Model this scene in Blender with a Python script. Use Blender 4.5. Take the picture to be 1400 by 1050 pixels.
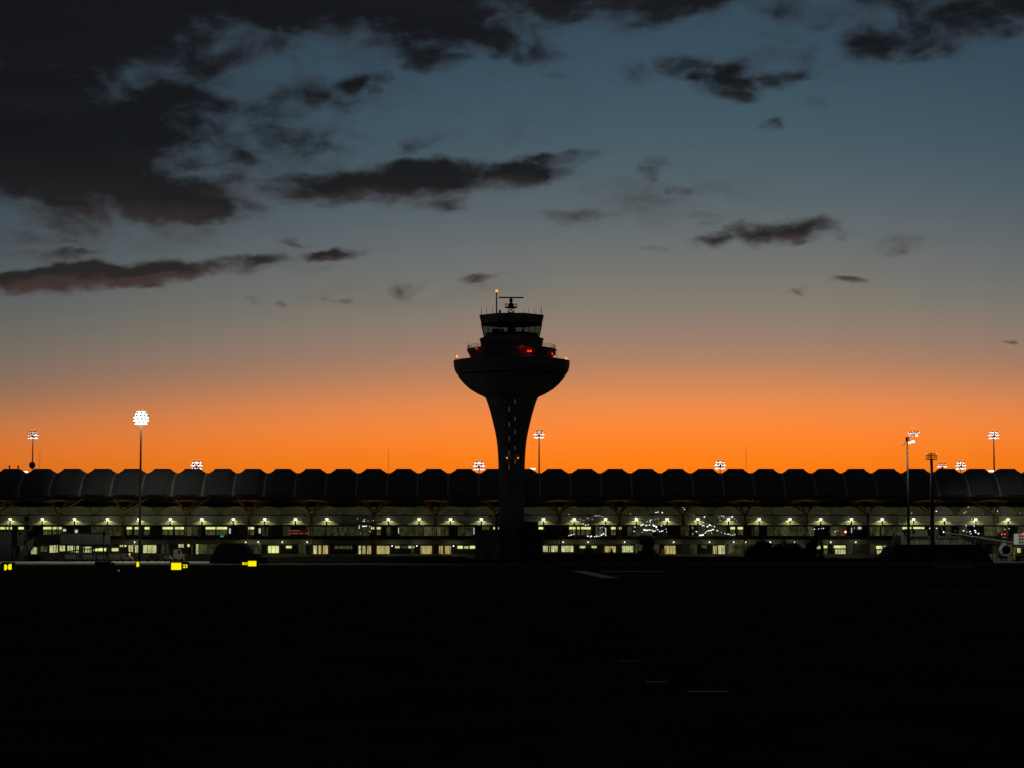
import bpy, math, random
from mathutils import Vector, Matrix
random.seed(7)
sc = bpy.context.scene
for o in list(bpy.data.objects): bpy.data.objects.remove(o)
COL = sc.collection
R = math.radians

# ------------------------------------------------------------------ camera
FPX, HOR, CAMZ = 3000.0, 743.0, 5.0          # focal length in photo pixels, horizon row, eye height
PITCH = math.atan((HOR - 525.0) / FPX)
cd = bpy.data.cameras.new('camera'); cam = bpy.data.objects.new('camera', cd); COL.objects.link(cam)
cd.sensor_width = 36.0; cd.lens = FPX / 1400.0 * 36.0; cd.clip_start = 0.5; cd.clip_end = 30000
cam.location = (0, 0, CAMZ); cam.rotation_euler = (math.pi / 2 + PITCH, 0, 0)
sc.camera = cam
sc.view_settings.view_transform = 'Standard'; sc.view_settings.look = 'None'
sc.view_settings.exposure = 0.0; sc.view_settings.gamma = 1.0
sc.render.engine = 'CYCLES'
sc.cycles.use_denoising = True
sc.cycles.use_adaptive_sampling = True; sc.cycles.adaptive_threshold = 0.012; sc.cycles.adaptive_min_samples = 12
sc.cycles.max_bounces = 3; sc.cycles.sample_clamp_indirect = 4.0

# ------------------------------------------------------------------ world: dusk sky with clouds
def lin(r, g, b):
    f = lambda c: (c / 255.0 / 12.92) if c / 255.0 <= 0.04045 else ((c / 255.0 + 0.055) / 1.055) ** 2.4
    return (f(r), f(g), f(b), 1.0)
world = bpy.data.worlds.new('World'); sc.world = world; world.use_nodes = True
NT = world.node_tree; NT.nodes.clear()
def nd(t, **k):
    n = NT.nodes.new(t)
    for a, b in k.items(): setattr(n, a, b)
    return n
def put(sock, v):
    if isinstance(v, bpy.types.NodeSocket): NT.links.new(v, sock)
    else: sock.default_value = v
def MA(op, a, b=0.0, c=0.0, clamp=False):
    n = nd('ShaderNodeMath', operation=op, use_clamp=clamp)
    put(n.inputs[0], a); put(n.inputs[1], b); put(n.inputs[2], c)
    return n.outputs[0]
def MAPR(v, a, b, c=0.0, d=1.0, smooth=True):
    n = nd('ShaderNodeMapRange', interpolation_type='SMOOTHSTEP' if smooth else 'LINEAR')
    for i, x in enumerate((v, a, b, c, d)): put(n.inputs[i], x)
    return n.outputs[0]
def MIX(f, a, b, mode='MIX'):
    n = nd('ShaderNodeMix', data_type='RGBA', blend_type=mode)
    put(n.inputs['Factor'], f); put(n.inputs[6], a); put(n.inputs[7], b)
    return n.outputs[2]
def RAMP(v, stops):
    n = nd('ShaderNodeValToRGB'); cr = n.color_ramp
    while len(cr.elements) < len(stops): cr.elements.new(1.0)
    for e, (p, c) in zip(cr.elements, stops): e.position = p
    for e, (p, c) in zip(cr.elements, stops): e.position = p; e.color = c
    put(n.inputs[0], v); return n.outputs[0]
tc = nd('ShaderNodeTexCoord'); sep = nd('ShaderNodeSeparateXYZ'); NT.links.new(tc.outputs['Generated'], sep.inputs[0])
dx, dy, dz = sep.outputs
elev = MA('ARCSINE', MA('MINIMUM', MA('MAXIMUM', dz, -1.0), 1.0))
azim = MA('ARCTAN2', dx, dy)
U = MA('MULTIPLY', azim, 30.0); V = MA('MULTIPLY', elev, 30.0)
def uv_of(px, py):                               # sky direction, in the U, V units above, of a photo pixel
    d = Vector((px - 700.0, FPX * math.cos(PITCH) - (525 - py) * math.sin(PITCH), FPX * math.sin(PITCH) + (525 - py) * math.cos(PITCH))).normalized()
    return math.atan2(d.x, d.y) * 30.0, math.asin(d.z) * 30.0
daz = MA('SUBTRACT', azim, 0.075); daz2 = MA('MULTIPLY', daz, daz)
lowering = MA('ADD', 1.0, MA('MULTIPLY', MA('MINIMUM', daz2, .35), 2.6))      # the glow sinks away from the sunset's azimuth
t_el = MA('SQRT', MA('MAXIMUM', MA('DIVIDE', MA('MULTIPLY', elev, lowering), math.pi / 2), 0.0))
def rp(py): return math.sqrt(max(uv_of(700, py)[1], 0) / 30.0 / (math.pi / 2))
WEST = [(0.0, lin(255, 108, 5)), (rp(650), lin(255, 122, 14)), (rp(620), lin(255, 130, 30)), (rp(595), lin(255, 135, 48)),
        (rp(570), lin(246, 138, 66)), (rp(545), lin(229, 138, 80)), (rp(520), lin(204, 135, 92)), (rp(495), lin(178, 131, 101)),
        (rp(470), lin(160, 128, 108)), (rp(440), lin(144, 126, 112)), (rp(410), lin(130, 123, 112)), (rp(370), lin(116, 117, 112)), (rp(330), lin(105, 110, 111)),
        (rp(290), lin(94, 104, 108)), (rp(250), lin(84, 98, 105)), (rp(200), lin(73, 92, 102)), (rp(140), lin(64, 86, 99)), (rp(60), lin(56, 78, 93)),
        (0.45, lin(44, 61, 75)), (0.62, lin(28, 36, 46)), (1.0, lin(20, 24, 30))]
EAST = [(0.0, lin(32, 31, 30)), (0.3, lin(35, 36, 35)), (0.6, lin(31, 33, 34)), (1.0, lin(28, 30, 33))]
g_az = MA('EXPONENT', MA('MULTIPLY', daz2, -1.0 / (2 * 0.36 ** 2)))
sky = MIX(g_az, RAMP(t_el, EAST), RAMP(t_el, WEST))
# clouds: soft ellipses (photo pixel centre, radii, tilt in degrees, weight) broken up by noise
CLOUDS = [(760, -22, 640, 62, 0, 1.25), (1180, 10, 260, 60, 0, .75), (330, -14, 650, 104, -2, 1.4), (330, 60, 150, 46, 0, .9), (395, 255, 130, 34, 0, 1.0), (900, 2, 220, 46, 0, .85), (120, 30, 340, 95, 0, 1.4), (90, 205, 260, 125, 0, 1.6), (215, 170, 150, 95, 0, 1.3), (60, 110, 190, 60, 0, 1.1),
          (190, 268, 250, 50, 2, 1.3), (30, 170, 150, 130, 0, 1.4), (478, 112, 62, 26, 8, .95), (400, 150, 90, 55, 40, .72), (390, 185, 80, 50, -5, .75),
          (330, 225, 120, 40, 0, .7), (350, 250, 120, 30, 0, .85), (540, 252, 270, 38, 3, 1.05), (690, 240, 130, 34, 6, 1.05), (770, 216, 90, 15, 10, .7), (610, 276, 90, 18, 0, .75),
          (190, 374, 290, 22, 4, 1.25), (30, 384, 130, 25, 3, 1.3), (350, 358, 110, 15, 5, 1.0), (60, 350, 110, 22, 0, .6), (452, 343, 52, 16, 6, 1.1), (430, 366, 50, 10, 5, .6),
          (555, 396, 66, 19, 9, .62), (640, 386, 80, 10, 3, .4), (1072, 313, 92, 27, 3, 1.15), (975, 326, 58, 15, 8, .85), (890, 337, 44, 11, 0, .65),
          (1000, 108, 72, 36, 0, 1.1), (1065, 104, 62, 22, 0, 1.0), (935, 90, 50, 30, 0, .68), (1220, 50, 130, 52, 0, 1.05), (1300, 20, 120, 54, 0, .95),
          (1080, 2, 130, 50, 0, .8), (800, -4, 270, 52, 0, 1.1), (745, 74, 70, 38, 0, .74), (590, 60, 95, 50, 0, .9), (1390, 4, 90, 34, 0, .8), (860, 100, 66, 30, 0, .42), (650, 40, 160, 50, 0, .9),
          (890, 230, 32, 28, 0, .62), (1125, 140, 28, 18, 0, .5), (1050, 172, 24, 17, 0, .42), (940, 262, 34, 16, 0, .5), (795, 296, 74, 20, 0, .55),
          (1160, 384, 32, 8, 0, .8), (1100, 395, 22, 8, 0, .68), (1382, 473, 20, 7, 0, .75), (400, 328, 32, 7, 0, .62), (460, 413, 24, 9, 0, .65),
          (385, 418, 22, 9, 0, .55), (333, 416, 24, 10, 0, .58), (1240, 330, 62, 16, 5, .5), (40, 322, 90, 16, 0, .6), (120, 347, 56, 10, 0, .58), (570, 195, 54, 24, 20, .42), (960, 296, 60, 14, 0, .5),
          (370, 170, 230, 120, 0, .50), (640, 140, 320, 120, 0, .22), (880, 270, 300, 80, 0, .26), (1150, 60, 300, 90, 0, .36), (240, 330, 330, 60, 0, .28), (560, 400, 330, 40, 0, .22)]
cuv = nd('ShaderNodeCombineXYZ'); put(cuv.inputs[0], U); put(cuv.inputs[1], V)
def NOISE(scale, sx, sy, detail, rough, dist=0.0, off=0.0):
    m = nd('ShaderNodeMapping'); NT.links.new(cuv.outputs[0], m.inputs['Vector'])
    m.inputs['Scale'].default_value = (sx, sy, 1); m.inputs['Location'].default_value = (off, off * 0.7, off * 1.3)
    n = nd('ShaderNodeTexNoise'); NT.links.new(m.outputs[0], n.inputs['Vector'])
    n.inputs['Scale'].default_value = scale; n.inputs['Detail'].default_value = detail
    n.inputs['Roughness'].default_value = rough; n.inputs['Distortion'].default_value = dist
    return n.outputs['Fac'], n.outputs['Color']
# warp the lookup so outlines are ragged
_, wcol = NOISE(1.25, 1.0, 1.6, 4, .52, 0.0, 3.1)
wv = nd('ShaderNodeVectorMath', operation='MULTIPLY_ADD'); NT.links.new(wcol, wv.inputs[0])
wv.inputs[1].default_value = (1.2, .46, 0)
sub = nd('ShaderNodeVectorMath', operation='SUBTRACT'); NT.links.new(cuv.outputs[0], sub.inputs[0]); sub.inputs[1].default_value = (.6, .23, 0)
NT.links.new(sub.outputs[0], wv.inputs[2])
WUV = wv.outputs[0]
pair = None
for (px, py, rx, ry, tilt, w) in CLOUDS:
    u, v = uv_of(px, py)
    src = WUV
    if pair is not None:                          # evaluated one after another, which keeps the shader's stack small
        ch = nd('ShaderNodeVectorMath', operation='MULTIPLY_ADD'); NT.links.new(pair, ch.inputs[0]); ch.inputs[1].default_value = (1e-7, 0, 0); NT.links.new(WUV, ch.inputs[2]); src = ch.outputs[0]
    m = nd('ShaderNodeMapping', vector_type='TEXTURE'); NT.links.new(src, m.inputs['Vector'])
    m.inputs['Location'].default_value = (u, v, 0); m.inputs['Rotation'].default_value = (0, 0, R(tilt))
    m.inputs['Scale'].default_value = (rx / 100.0, ry / 100.0, 1)
    ln = nd('ShaderNodeVectorMath', operation='LENGTH'); NT.links.new(m.outputs[0], ln.inputs[0])
    b = MAPR(ln.outputs['Value'], 1.15, 0.15, 0.0, w)
    sp_ = nd('ShaderNodeSeparateXYZ'); NT.links.new(m.outputs[0], sp_.inputs[0])
    ub = MA('MULTIPLY', MAPR(sp_.outputs[1], .15, -.75, 0.0, min(1.0, 34.0 / ry)), b)          # lower side of the cloud, lit by the afterglow
    cb_ = nd('ShaderNodeCombineXYZ'); put(cb_.inputs[0], b); put(cb_.inputs[1], ub)
    if pair is None: pair = cb_.outputs[0]
    else:
        vm = nd('ShaderNodeVectorMath', operation='MAXIMUM'); NT.links.new(pair, vm.inputs[0]); NT.links.new(cb_.outputs[0], vm.inputs[1]); pair = vm.outputs[0]
sp2 = nd('ShaderNodeSeparateXYZ'); NT.links.new(pair, sp2.inputs[0]); field, under = sp2.outputs[0], sp2.outputs[1]
big, _ = NOISE(.22, .55, 1.0, 3, .5, .2, 11.0)
outside = MA('MAXIMUM', MAPR(V, 7.2, 10.0), MAPR(MA('ABSOLUTE', U), 7.6, 9.5))
outside = MA('MULTIPLY', outside, MAPR(V, 2.5, 6.0))
field = MA('MAXIMUM', field, MA('MULTIPLY', outside, MAPR(big, .38, .58, 0.0, .95)))
n1, _ = NOISE(1.05, 1.0, 1.8, 7, .55, .5, 0.0)
n2, _ = NOISE(3.0, 1.0, 2.0, 5, .55, .3, 5.0)
n0, _ = NOISE(.62, 1.0, 1.8, 3, .5, .3, 8.0)
nn = MA('ADD', MA('MULTIPLY', MA('SUBTRACT', n0, .5), 1.3), MA('ADD', MA('MULTIPLY', MA('SUBTRACT', n1, .5), 1.75), MA('MULTIPLY', MA('SUBTRACT', n2, .5), .55)))
dens = MA('ADD', field, MA('MULTIPLY', nn, MAPR(field, .02, .35, 0.0, 1.0)))
alpha = MAPR(dens, .04, 1.14, 0.0, .97)
core = MAPR(dens, .30, 1.05)
t_c = MAPR(V, 2.9, 5.4, 0.0, 1.0, smooth=False)
edge_c = MIX(t_c, lin(88, 75, 69), lin(50, 50, 56)); core_c = MIX(t_c, lin(44, 40, 39), lin(20, 20, 22))
cl = MIX(core, edge_c, core_c)
cl = MIX(MA('MULTIPLY', MAPR(under, .1, .7), MAPR(V, 7.0, 3.5, .25, .5)), cl, MIX(t_c, lin(88, 66, 59), lin(50, 46, 50)))
cl = MIX(MAPR(g_az, .1, .8), MIX(1.0, cl, (.35, .35, .38, 1), 'MULTIPLY'), cl)
sky = MIX(alpha, sky, cl)
bg = nd('ShaderNodeBackground'); NT.links.new(sky, bg.inputs['Color']); bg.inputs['Strength'].default_value = 1.0
wo = nd('ShaderNodeOutputWorld'); NT.links.new(bg.outputs[0], wo.inputs[0])
world.cycles.sampling_method = 'MANUAL'; world.cycles.sample_map_resolution = 512

# ------------------------------------------------------------------ helpers
def P(px, py, Y):                                # world point at depth Y seen at a photo pixel
    d = Vector((px - 700.0, FPX * math.cos(PITCH) - (525 - py) * math.sin(PITCH), FPX * math.sin(PITCH) + (525 - py) * math.cos(PITCH)))
    s = Y / d.y
    return Vector((d.x * s, Y, CAMZ + d.z * s))
def PX(px, Y): return P(px, 700, Y).x
def PZ(py, Y): return P(700, py, Y).z

class MB:
    def __init__(s): s.v = []; s.f = []
    def add(s, vs, fs):
        b = len(s.v); s.v += [tuple(p) for p in vs]; s.f += [tuple(i + b for i in f) for f in fs]; return s
    def box(s, x0, x1, y0, y1, z0, z1):
        return s.add([(x0,y0,z0),(x1,y0,z0),(x1,y1,z0),(x0,y1,z0),(x0,y0,z1),(x1,y0,z1),(x1,y1,z1),(x0,y1,z1)],
                     [(0,3,2,1),(4,5,6,7),(0,1,5,4),(1,2,6,5),(2,3,7,6),(3,0,4,7)])
    def prism_xz(s, pts, y0, y1):               # polygon in x,z extruded along y
        n = len(pts)
        vs = [(x, y0, z) for x, z in pts] + [(x, y1, z) for x, z in pts]
        return s.add(vs, [tuple(range(n)), tuple(range(2*n-1, n-1, -1))] + [(i, i+n, (i+1) % n + n, (i+1) % n) for i in range(n)])
    def prism_yz(s, pts, x0, x1):
        n = len(pts)
        vs = [(x0, y, z) for y, z in pts] + [(x1, y, z) for y, z in pts]
        return s.add(vs, [tuple(range(n)), tuple(range(2*n-1, n-1, -1))] + [(i, i+n, (i+1) % n + n, (i+1) % n) for i in range(n)])
    def prism_xy(s, pts, z0, z1):
        n = len(pts)
        vs = [(x, y, z0) for x, y in pts] + [(x, y, z1) for x, y in pts]
        return s.add(vs, [tuple(range(n)), tuple(range(2*n-1, n-1, -1))] + [(i, i+n, (i+1) % n + n, (i+1) % n) for i in range(n)])
    def tube(s, p0, p1, r0, r1=None, n=8):
        r1 = r0 if r1 is None else r1
        p0 = Vector(p0); p1 = Vector(p1); d = (p1 - p0).normalized()
        a = d.cross(Vector((0, 0, 1)) if abs(d.z) < .95 else Vector((1, 0, 0))).normalized(); b = d.cross(a)
        vs = []
        for p, r in ((p0, r0), (p1, r1)):
            for i in range(n):
                t = 2 * math.pi * i / n; vs.append(p + a * (r * math.cos(t)) + b * (r * math.sin(t)))
        return s.add(vs, [(i, (i+1) % n, (i+1) % n + n, i + n) for i in range(n)] + [tuple(range(n-1, -1, -1)), tuple(range(n, 2*n))])
    def lathe(s, prof, n, c=(0, 0), rot=0.0, cap=True, rad=None):
        vs = []; m = len(prof)
        for (r, z) in prof:
            for i in range(n):
                t = rot + 2 * math.pi * i / n; k = rad(t, z) if rad else 1.0
                vs.append((c[0] + r * k * math.cos(t), c[1] + r * k * math.sin(t), z))
        fs = []
        for j in range(m - 1):
            for i in range(n): fs.append((j*n+i, j*n+(i+1) % n, (j+1)*n+(i+1) % n, (j+1)*n+i))
        if cap: fs += [tuple(range(n-1, -1, -1)), tuple(range((m-1)*n, m*n))]
        return s.add(vs, fs)
    def ball(s, c, r, n=8, m=5, sz=1.0):
        prof = [(r * math.sin(math.pi * (j + .02) / (m + .04)), c[2] - sz * r * math.cos(math.pi * (j + .02) / (m + .04))) for j in range(m + 1)]
        return s.lathe(prof, n, (c[0], c[1]))
    def torus(s, c, R_, r, n=24, m=6):
        vs = []; fs = []
        for i in range(n):
            t = 2*math.pi*i/n
            for j in range(m):
                q = 2*math.pi*j/m; rr = R_ + r*math.cos(q)
                vs.append((c[0]+rr*math.cos(t), c[1]+rr*math.sin(t), c[2]+r*math.sin(q)))
        for i in range(n):
            for j in range(m): fs.append((i*m+j, ((i+1) % n)*m+j, ((i+1) % n)*m+(j+1) % m, i*m+(j+1) % m))
        return s.add(vs, fs)
    def mesh(s, name, off=(0, 0, 0), smooth=False):
        me = bpy.data.meshes.new(name)
        me.from_pydata([(x-off[0], y-off[1], z-off[2]) for x, y, z in s.v], [], s.f); me.update()
        if smooth:
            for p in me.polygons: p.use_smooth = True
        return me
def root_off(par):
    o = Vector((0, 0, 0))
    while par is not None: o += par.location; par = par.parent
    return o
def obj(name, mb, mat, parent=None, smooth=False):
    off = root_off(parent)
    me = mb.mesh(name, off, smooth); me.materials.append(mat)
    o = bpy.data.objects.new(name, me); COL.objects.link(o); o.parent = parent
    return o
def inst(name, me, parent, loc, rot=None, scale=None):
    o = bpy.data.objects.new(name, me); COL.objects.link(o); o.parent = parent
    o.location = Vector(loc) - root_off(parent)
    if rot: o.rotation_euler = rot
    if scale: o.scale = scale
    return o
def tag(o, label, cat, group=None):
    o['label'] = label; o['category'] = cat
    if group: o['group'] = group
    return o
def thing(name, label, cat, loc, group=None):
    o = bpy.data.objects.new(name, None); COL.objects.link(o); o.location = loc; o.empty_display_size = .5
    return tag(o, label, cat, group)
def struct(name, mb, mat, smooth=False, kind='structure'):
    o = obj(name, mb, mat, None, smooth); o['kind'] = kind; return o
def light(kind, loc, energy, color, parent, name='lamp_light', size=.2, spot=None, aim=None, blend=.3):
    l = bpy.data.lights.new(name, kind); l.energy = energy; l.color = color
    l.shadow_soft_size = size
    if kind == 'SPOT': l.spot_size = R(spot); l.spot_blend = blend
    o = bpy.data.objects.new(name, l); COL.objects.link(o); o.parent = parent; o.location = Vector(loc) - root_off(parent)
    if aim: o.rotation_euler = Vector(aim).to_track_quat('-Z', 'Y').to_euler()
    return o

def mat(name, c, rough=.7, metal=0.0, var=.25, scale=.6, bump=0.0, spec=.4, stretch=(1, 1, 1)):
    m = bpy.data.materials.new(name); m.use_nodes = True; t = m.node_tree; b = t.nodes['Principled BSDF']
    b.inputs['Roughness'].default_value = rough; b.inputs['Metallic'].default_value = metal
    b.inputs['Specular IOR Level'].default_value = spec
    co = t.nodes.new('ShaderNodeTexCoord'); mp = t.nodes.new('ShaderNodeMapping'); mp.inputs['Scale'].default_value = stretch
    t.links.new(co.outputs['Object'], mp.inputs[0])
    n = t.nodes.new('ShaderNodeTexNoise'); n.inputs['Scale'].default_value = scale; n.inputs['Detail'].default_value = 6; n.inputs['Roughness'].default_value = .65
    t.links.new(mp.outputs[0], n.inputs['Vector'])
    r = t.nodes.new('ShaderNodeMix'); r.data_type = 'RGBA'
    r.inputs[6].default_value = (c[0]*(1-var), c[1]*(1-var), c[2]*(1-var), 1); r.inputs[7].default_value = (c[0]*(1+var), c[1]*(1+var), c[2]*(1+var), 1)
    mr = t.nodes.new('ShaderNodeMapRange'); mr.inputs[1].default_value = .3; mr.inputs[2].default_value = .7
    t.links.new(n.outputs['Fac'], mr.inputs[0]); t.links.new(mr.outputs[0], r.inputs['Factor']); t.links.new(r.outputs[2], b.inputs['Base Color'])
    if bump:
        bp = t.nodes.new('ShaderNodeBump'); bp.inputs['Strength'].default_value = bump
        t.links.new(n.outputs['Fac'], bp.inputs['Height']); t.links.new(bp.outputs[0], b.inputs['Normal'])
    return m
def emat(name, c, strength, sample=True, var=0.0, scale=(1, 1, 1), base=(.05, .05, .05)):
    m = bpy.data.materials.new(name); m.use_nodes = True; t = m.node_tree; b = t.nodes['Principled BSDF']
    b.inputs['Base Color'].default_value = (*base, 1); b.inputs['Roughness'].default_value = .4
    b.inputs['Emission Color'].default_value = (*c, 1); b.inputs['Emission Strength'].default_value = strength
    if var:
        co = t.nodes.new('ShaderNodeTexCoord'); mp = t.nodes.new('ShaderNodeMapping'); mp.inputs['Scale'].default_value = scale
        t.links.new(co.outputs['Object'], mp.inputs[0])
        n = t.nodes.new('ShaderNodeTexNoise'); n.inputs['Scale'].default_value = 1.0; n.inputs['Detail'].default_value = 4
        t.links.new(mp.outputs[0], n.inputs['Vector'])
        mr = t.nodes.new('ShaderNodeMapRange'); mr.inputs[1].default_value = .35; mr.inputs[2].default_value = .65
        mr.inputs[3].default_value = strength * (1 - var); mr.inputs[4].default_value = strength * (1 + var)
        t.links.new(n.outputs['Fac'], mr.inputs[0]); t.links.new(mr.outputs[0], b.inputs['Emission Strength'])
    m.cycles.emission_sampling = 'AUTO' if sample else 'NONE'
    return m
def clear_glass(name, tint, refl=.12):
    m = bpy.data.materials.new(name); m.use_nodes = True; t = m.node_tree; t.nodes.clear()
    tr = t.nodes.new('ShaderNodeBsdfTransparent'); tr.inputs[0].default_value = (*tint, 1)
    gl = t.nodes.new('ShaderNodeBsdfGlossy'); gl.inputs['Roughness'].default_value = .05
    mx = t.nodes.new('ShaderNodeMixShader'); mx.inputs[0].default_value = refl
    o = t.nodes.new('ShaderNodeOutputMaterial')
    t.links.new(tr.outputs[0], mx.inputs[1]); t.links.new(gl.outputs[0], mx.inputs[2]); t.links.new(mx.outputs[0], o.inputs[0])
    return m

GRASS = mat('dry_grass', (.04, .042, .022), 1.0, var=.4, scale=.25, spec=0.0)
ASPH = mat('asphalt', (.042, .042, .042), 1.0, var=.25, scale=.12, spec=0.0)
CONC_G = mat('apron_concrete', (.24, .235, .22), .95, var=.2, scale=.15, spec=0.0)
PAINT = mat('white_road_paint', (.42, .42, .4), .7, var=.3, scale=1.5)
YPAINT = mat('yellow_road_paint', (.55, .4, .05), .7, var=.3, scale=1.5)
CONC = mat('tower_concrete', (.25, .25, .235), .8, var=.22, scale=.5, bump=.05)
PANEL = mat('tower_cladding', (.21, .22, .205), .6, 0.0, var=.2, scale=.6)
DARK = mat('dark_metal', (.035, .035, .035), .5, .3, var=.2)
STEEL = mat('galvanised_steel', (.26, .25, .22), .5, .3, var=.2, scale=2)
DSTEEL = mat('weathered_dark_steel', (.06, .06, .06), .6, .4, var=.25, scale=2)
ROOF = mat('roof_sheet', (.15, .152, .15), .7, 0.0, spec=.15, var=.18, scale=.5, stretch=(1, .25, .25))
SOFFIT = mat('bamboo_ceiling', (.36, .22, .09), .7, var=.25, scale=1.2, stretch=(6, .3, .3))
PALE = mat('pale_wall_panel', (.58, .58, .38), .7, var=.12, scale=.4)
SHEENM = mat('valley_sheen_sheet', (.5, .5, .46), .7, var=.3, scale=.4, spec=.1)  # pale, so the valley highlight sits in the sheet's own colour
GREYP = mat('grey_facade_panel', (.24, .24, .18), .6, var=.2, scale=.5)
SLAB = mat('slab_edge', (.07, .075, .065), .7, var=.2)
DGLASS = mat('dark_glazing', (.02, .025, .022), .12, var=.2, spec=.6)
FRAMEM = mat('window_frame', (.12, .12, .11), .5, .3, var=.15)
BLACK = mat('black_rubber', (.02, .02, .02), .8, var=.2)
WHITEP = mat('white_aircraft_paint', (.68, .69, .68), .35, var=.08)
YELP = mat('yellow_vehicle_paint', (.6, .42, .06), .5, var=.15)
LUMH = mat('luminaire_housing', (.6, .6, .6), .5, var=.1)
BARK = mat('bark', (.07, .05, .035), .9, var=.3, scale=3)
LEAF = mat('dark_foliage', (.045, .06, .025), .8, var=.4, scale=.8)
def emis(n, c, s, **k): return emat(n, c, s, **k)
FLOOD = emis('floodlight_lens', (.93, .95, 1.0), 2.6, sample=False)
FLOODW = emis('floodlight_lens_dim', (1.0, .93, .82), 1.0, sample=False)
LAMPW = emis('deck_lamp_glass', (1.0, 1.0, .86), 1.7, sample=False)
WINB = emis('lit_strip', (.80, .84, .30), .95, var=.25, scale=(.5, .5, .4))
WINP = emis('lit_room', (.74, .76, .34), .62, var=.5, scale=(1.1, 1, .5))
WINC = emis('lit_curtain', (.72, .58, .20), .50, var=.65, scale=(3.2, 1, .25))
WIND = emis('dim_room', (.34, .35, .14), .13, var=.7, scale=(1.3, 1, .6))
WINDD = emis('faint_pane_glow', (.30, .30, .12), .07, var=.7, scale=(1.3, 1, .6))  # faint glow added to lift the tone of ordinary panes
WINS = emis('white_strip_light', (.9, .95, .85), .55)
FAC = emis('upper_glazing', (.30, .30, .12), .052, var=.5, scale=(.25, 1, .3), base=(.10, .105, .09))
FACA = emis('glowing_arch_panel', (.30, .30, .12), .048, var=.4, scale=(.3, 1, .3), base=(.28, .28, .2))  # glow put into the pale arched panels to match the glazing behind
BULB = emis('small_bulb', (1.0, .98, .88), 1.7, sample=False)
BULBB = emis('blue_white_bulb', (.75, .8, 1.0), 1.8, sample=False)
REDL = emis('red_obstruction_glass', (1.0, .035, .015), 2.4, sample=False)
ORGL = emis('orange_obstruction_glass', (1.0, .30, .05), 1.9, sample=False)
TEAL = emis('teal_sign_face', (.02, .5, .3), .6, sample=False)
SIGNY = emis('yellow_sign_face', (1.0, .88, .0), 1.0)
REDB = emis('red_board_face', (.32, .03, .012), .13, var=.6, scale=(.8, 1, .8))
SLIT = emis('stair_window', (.5, .52, .5), .09, sample=False)

# ------------------------------------------------------------------ the ground
g = MB(); N = 24
for i in range(N + 1):
    for j in range(N + 1):
        g.v.append((-6000 + 12000 * i / N, -300 + 14000 * j / N, 0.0))
for i in range(N):
    for j in range(N): g.f.append((i*(N+1)+j, (i+1)*(N+1)+j, (i+1)*(N+1)+j+1, i*(N+1)+j+1))
struct('ground', g, GRASS)
a = MB().box(-330, 330, 519, 706, -.3, .02); struct('apron', a, CONC_G)
a = MB().box(-330, 330, 318, 402, -.3, .012); struct('taxiway', a, ASPH)
a = MB().box(-330, 330, 60, 104, -.3, .012); struct('perimeter_road', a, ASPH)
def strip(name, pts, w, m, z=.02):
    mb = MB(); vs = []; n = len(pts)
    for i, p in enumerate(pts):
        q0 = Vector(pts[max(i-1, 0)]); q1 = Vector(pts[min(i+1, n-1)]); d = (q1 - q0).normalized(); nx = Vector((-d.y, d.x)) * (w / 2)
        vs += [(p[0]+nx.x, p[1]+nx.y, z), (p[0]-nx.x, p[1]-nx.y, z)]
    mb.add(vs, [(2*i, 2*i+1, 2*i+3, 2*i+2) for i in range(n-1)])
    return struct(name, mb, m)
def GP(px, py): Yg = CAMZ * FPX / (py - HOR); return (PX(px, Yg), Yg)
strip('taxiway_marking', [GP(820, 781.4), GP(908, 781.4)], 6.0, PAINT)
strip('taxiway_marking', [GP(790, 780.6), GP(802, 783), GP(816, 786.2), GP(836, 790.5)], 2.6, PAINT, .024)
strip('taxiway_marking', [GP(700, 793.2), GP(850, 793.2)], 1.2, PAINT)
strip('taxiway_marking', [GP(1268, 808), GP(1360, 808)], 1.2, PAINT)
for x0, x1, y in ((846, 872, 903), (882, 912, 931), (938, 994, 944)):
    strip('reflection_strip', [GP(x0, y), GP(x1, y)], .55, PAINT)  # faint window reflections laid on the ground as pale painted strips

# earth berm in front of the apron, from the low building on the left to the one on the right
def berm(name, prof, Y, wd):
    mb = MB(); xs = []
    px = prof[0][0]
    while px <= prof[-1][0]:
        for (a0, b0), (a1, b1) in zip(prof, prof[1:]):
            if a0 <= px <= a1: y = b0 + (b1 - b0) * (px - a0) / (a1 - a0)
        xs.append((PX(px, Y), max(PZ(y, Y) + random.uniform(-.12, .12), .02))); px += 6
    cs = [(-wd, -.05), (-wd*.55, .45), (-2.5, .93), (0, 1.0), (2.5, .95), (wd*.55, .5), (wd, -.05)]
    for x, z in xs:
        for d, k in cs: mb.v.append((x, Y + d, z * k + (random.uniform(-.05, .05) if 0 < k < 1 else 0)))
    m = len(cs)
    for i in range(len(xs) - 1):
        for j in range(m - 1): mb.f.append((i*m+j, (i+1)*m+j, (i+1)*m+j+1, i*m+j+1))
    return struct(name, mb, GRASS, True)
berm('grass_berm', [(330, 768), (350, 762), (400, 761), (520, 760.5), (636, 761), (650, 765), (728, 765), (742, 757), (870, 757), (884, 760.5), (1010, 761), (1110, 762.5), (1206, 764), (1216, 769)], 555, 12)

# ------------------------------------------------------------------ terminal building
LAMPX = [14,58,102,147,190,233,276,319,362,404,447,489,531,573,616,658,700,743,785,828,870,912,954,996,1038,1080,1122,1164,1206,1249,1291,1334,1378]
ext = [14-44*k for k in range(10, 0, -1)] + LAMPX + [1378+44*k for k in range(1, 11)]
YL = 634.0
BX = [PX(p, YL) for p in ext]                       # bay lamp axes
term = thing('terminal_building', 'long airport terminal with scalloped wave roof and lit glass floors', 'terminal', (0, 640, 0))
XL, XR = BX[0] - 4.5, BX[-1] + 4.5
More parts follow.
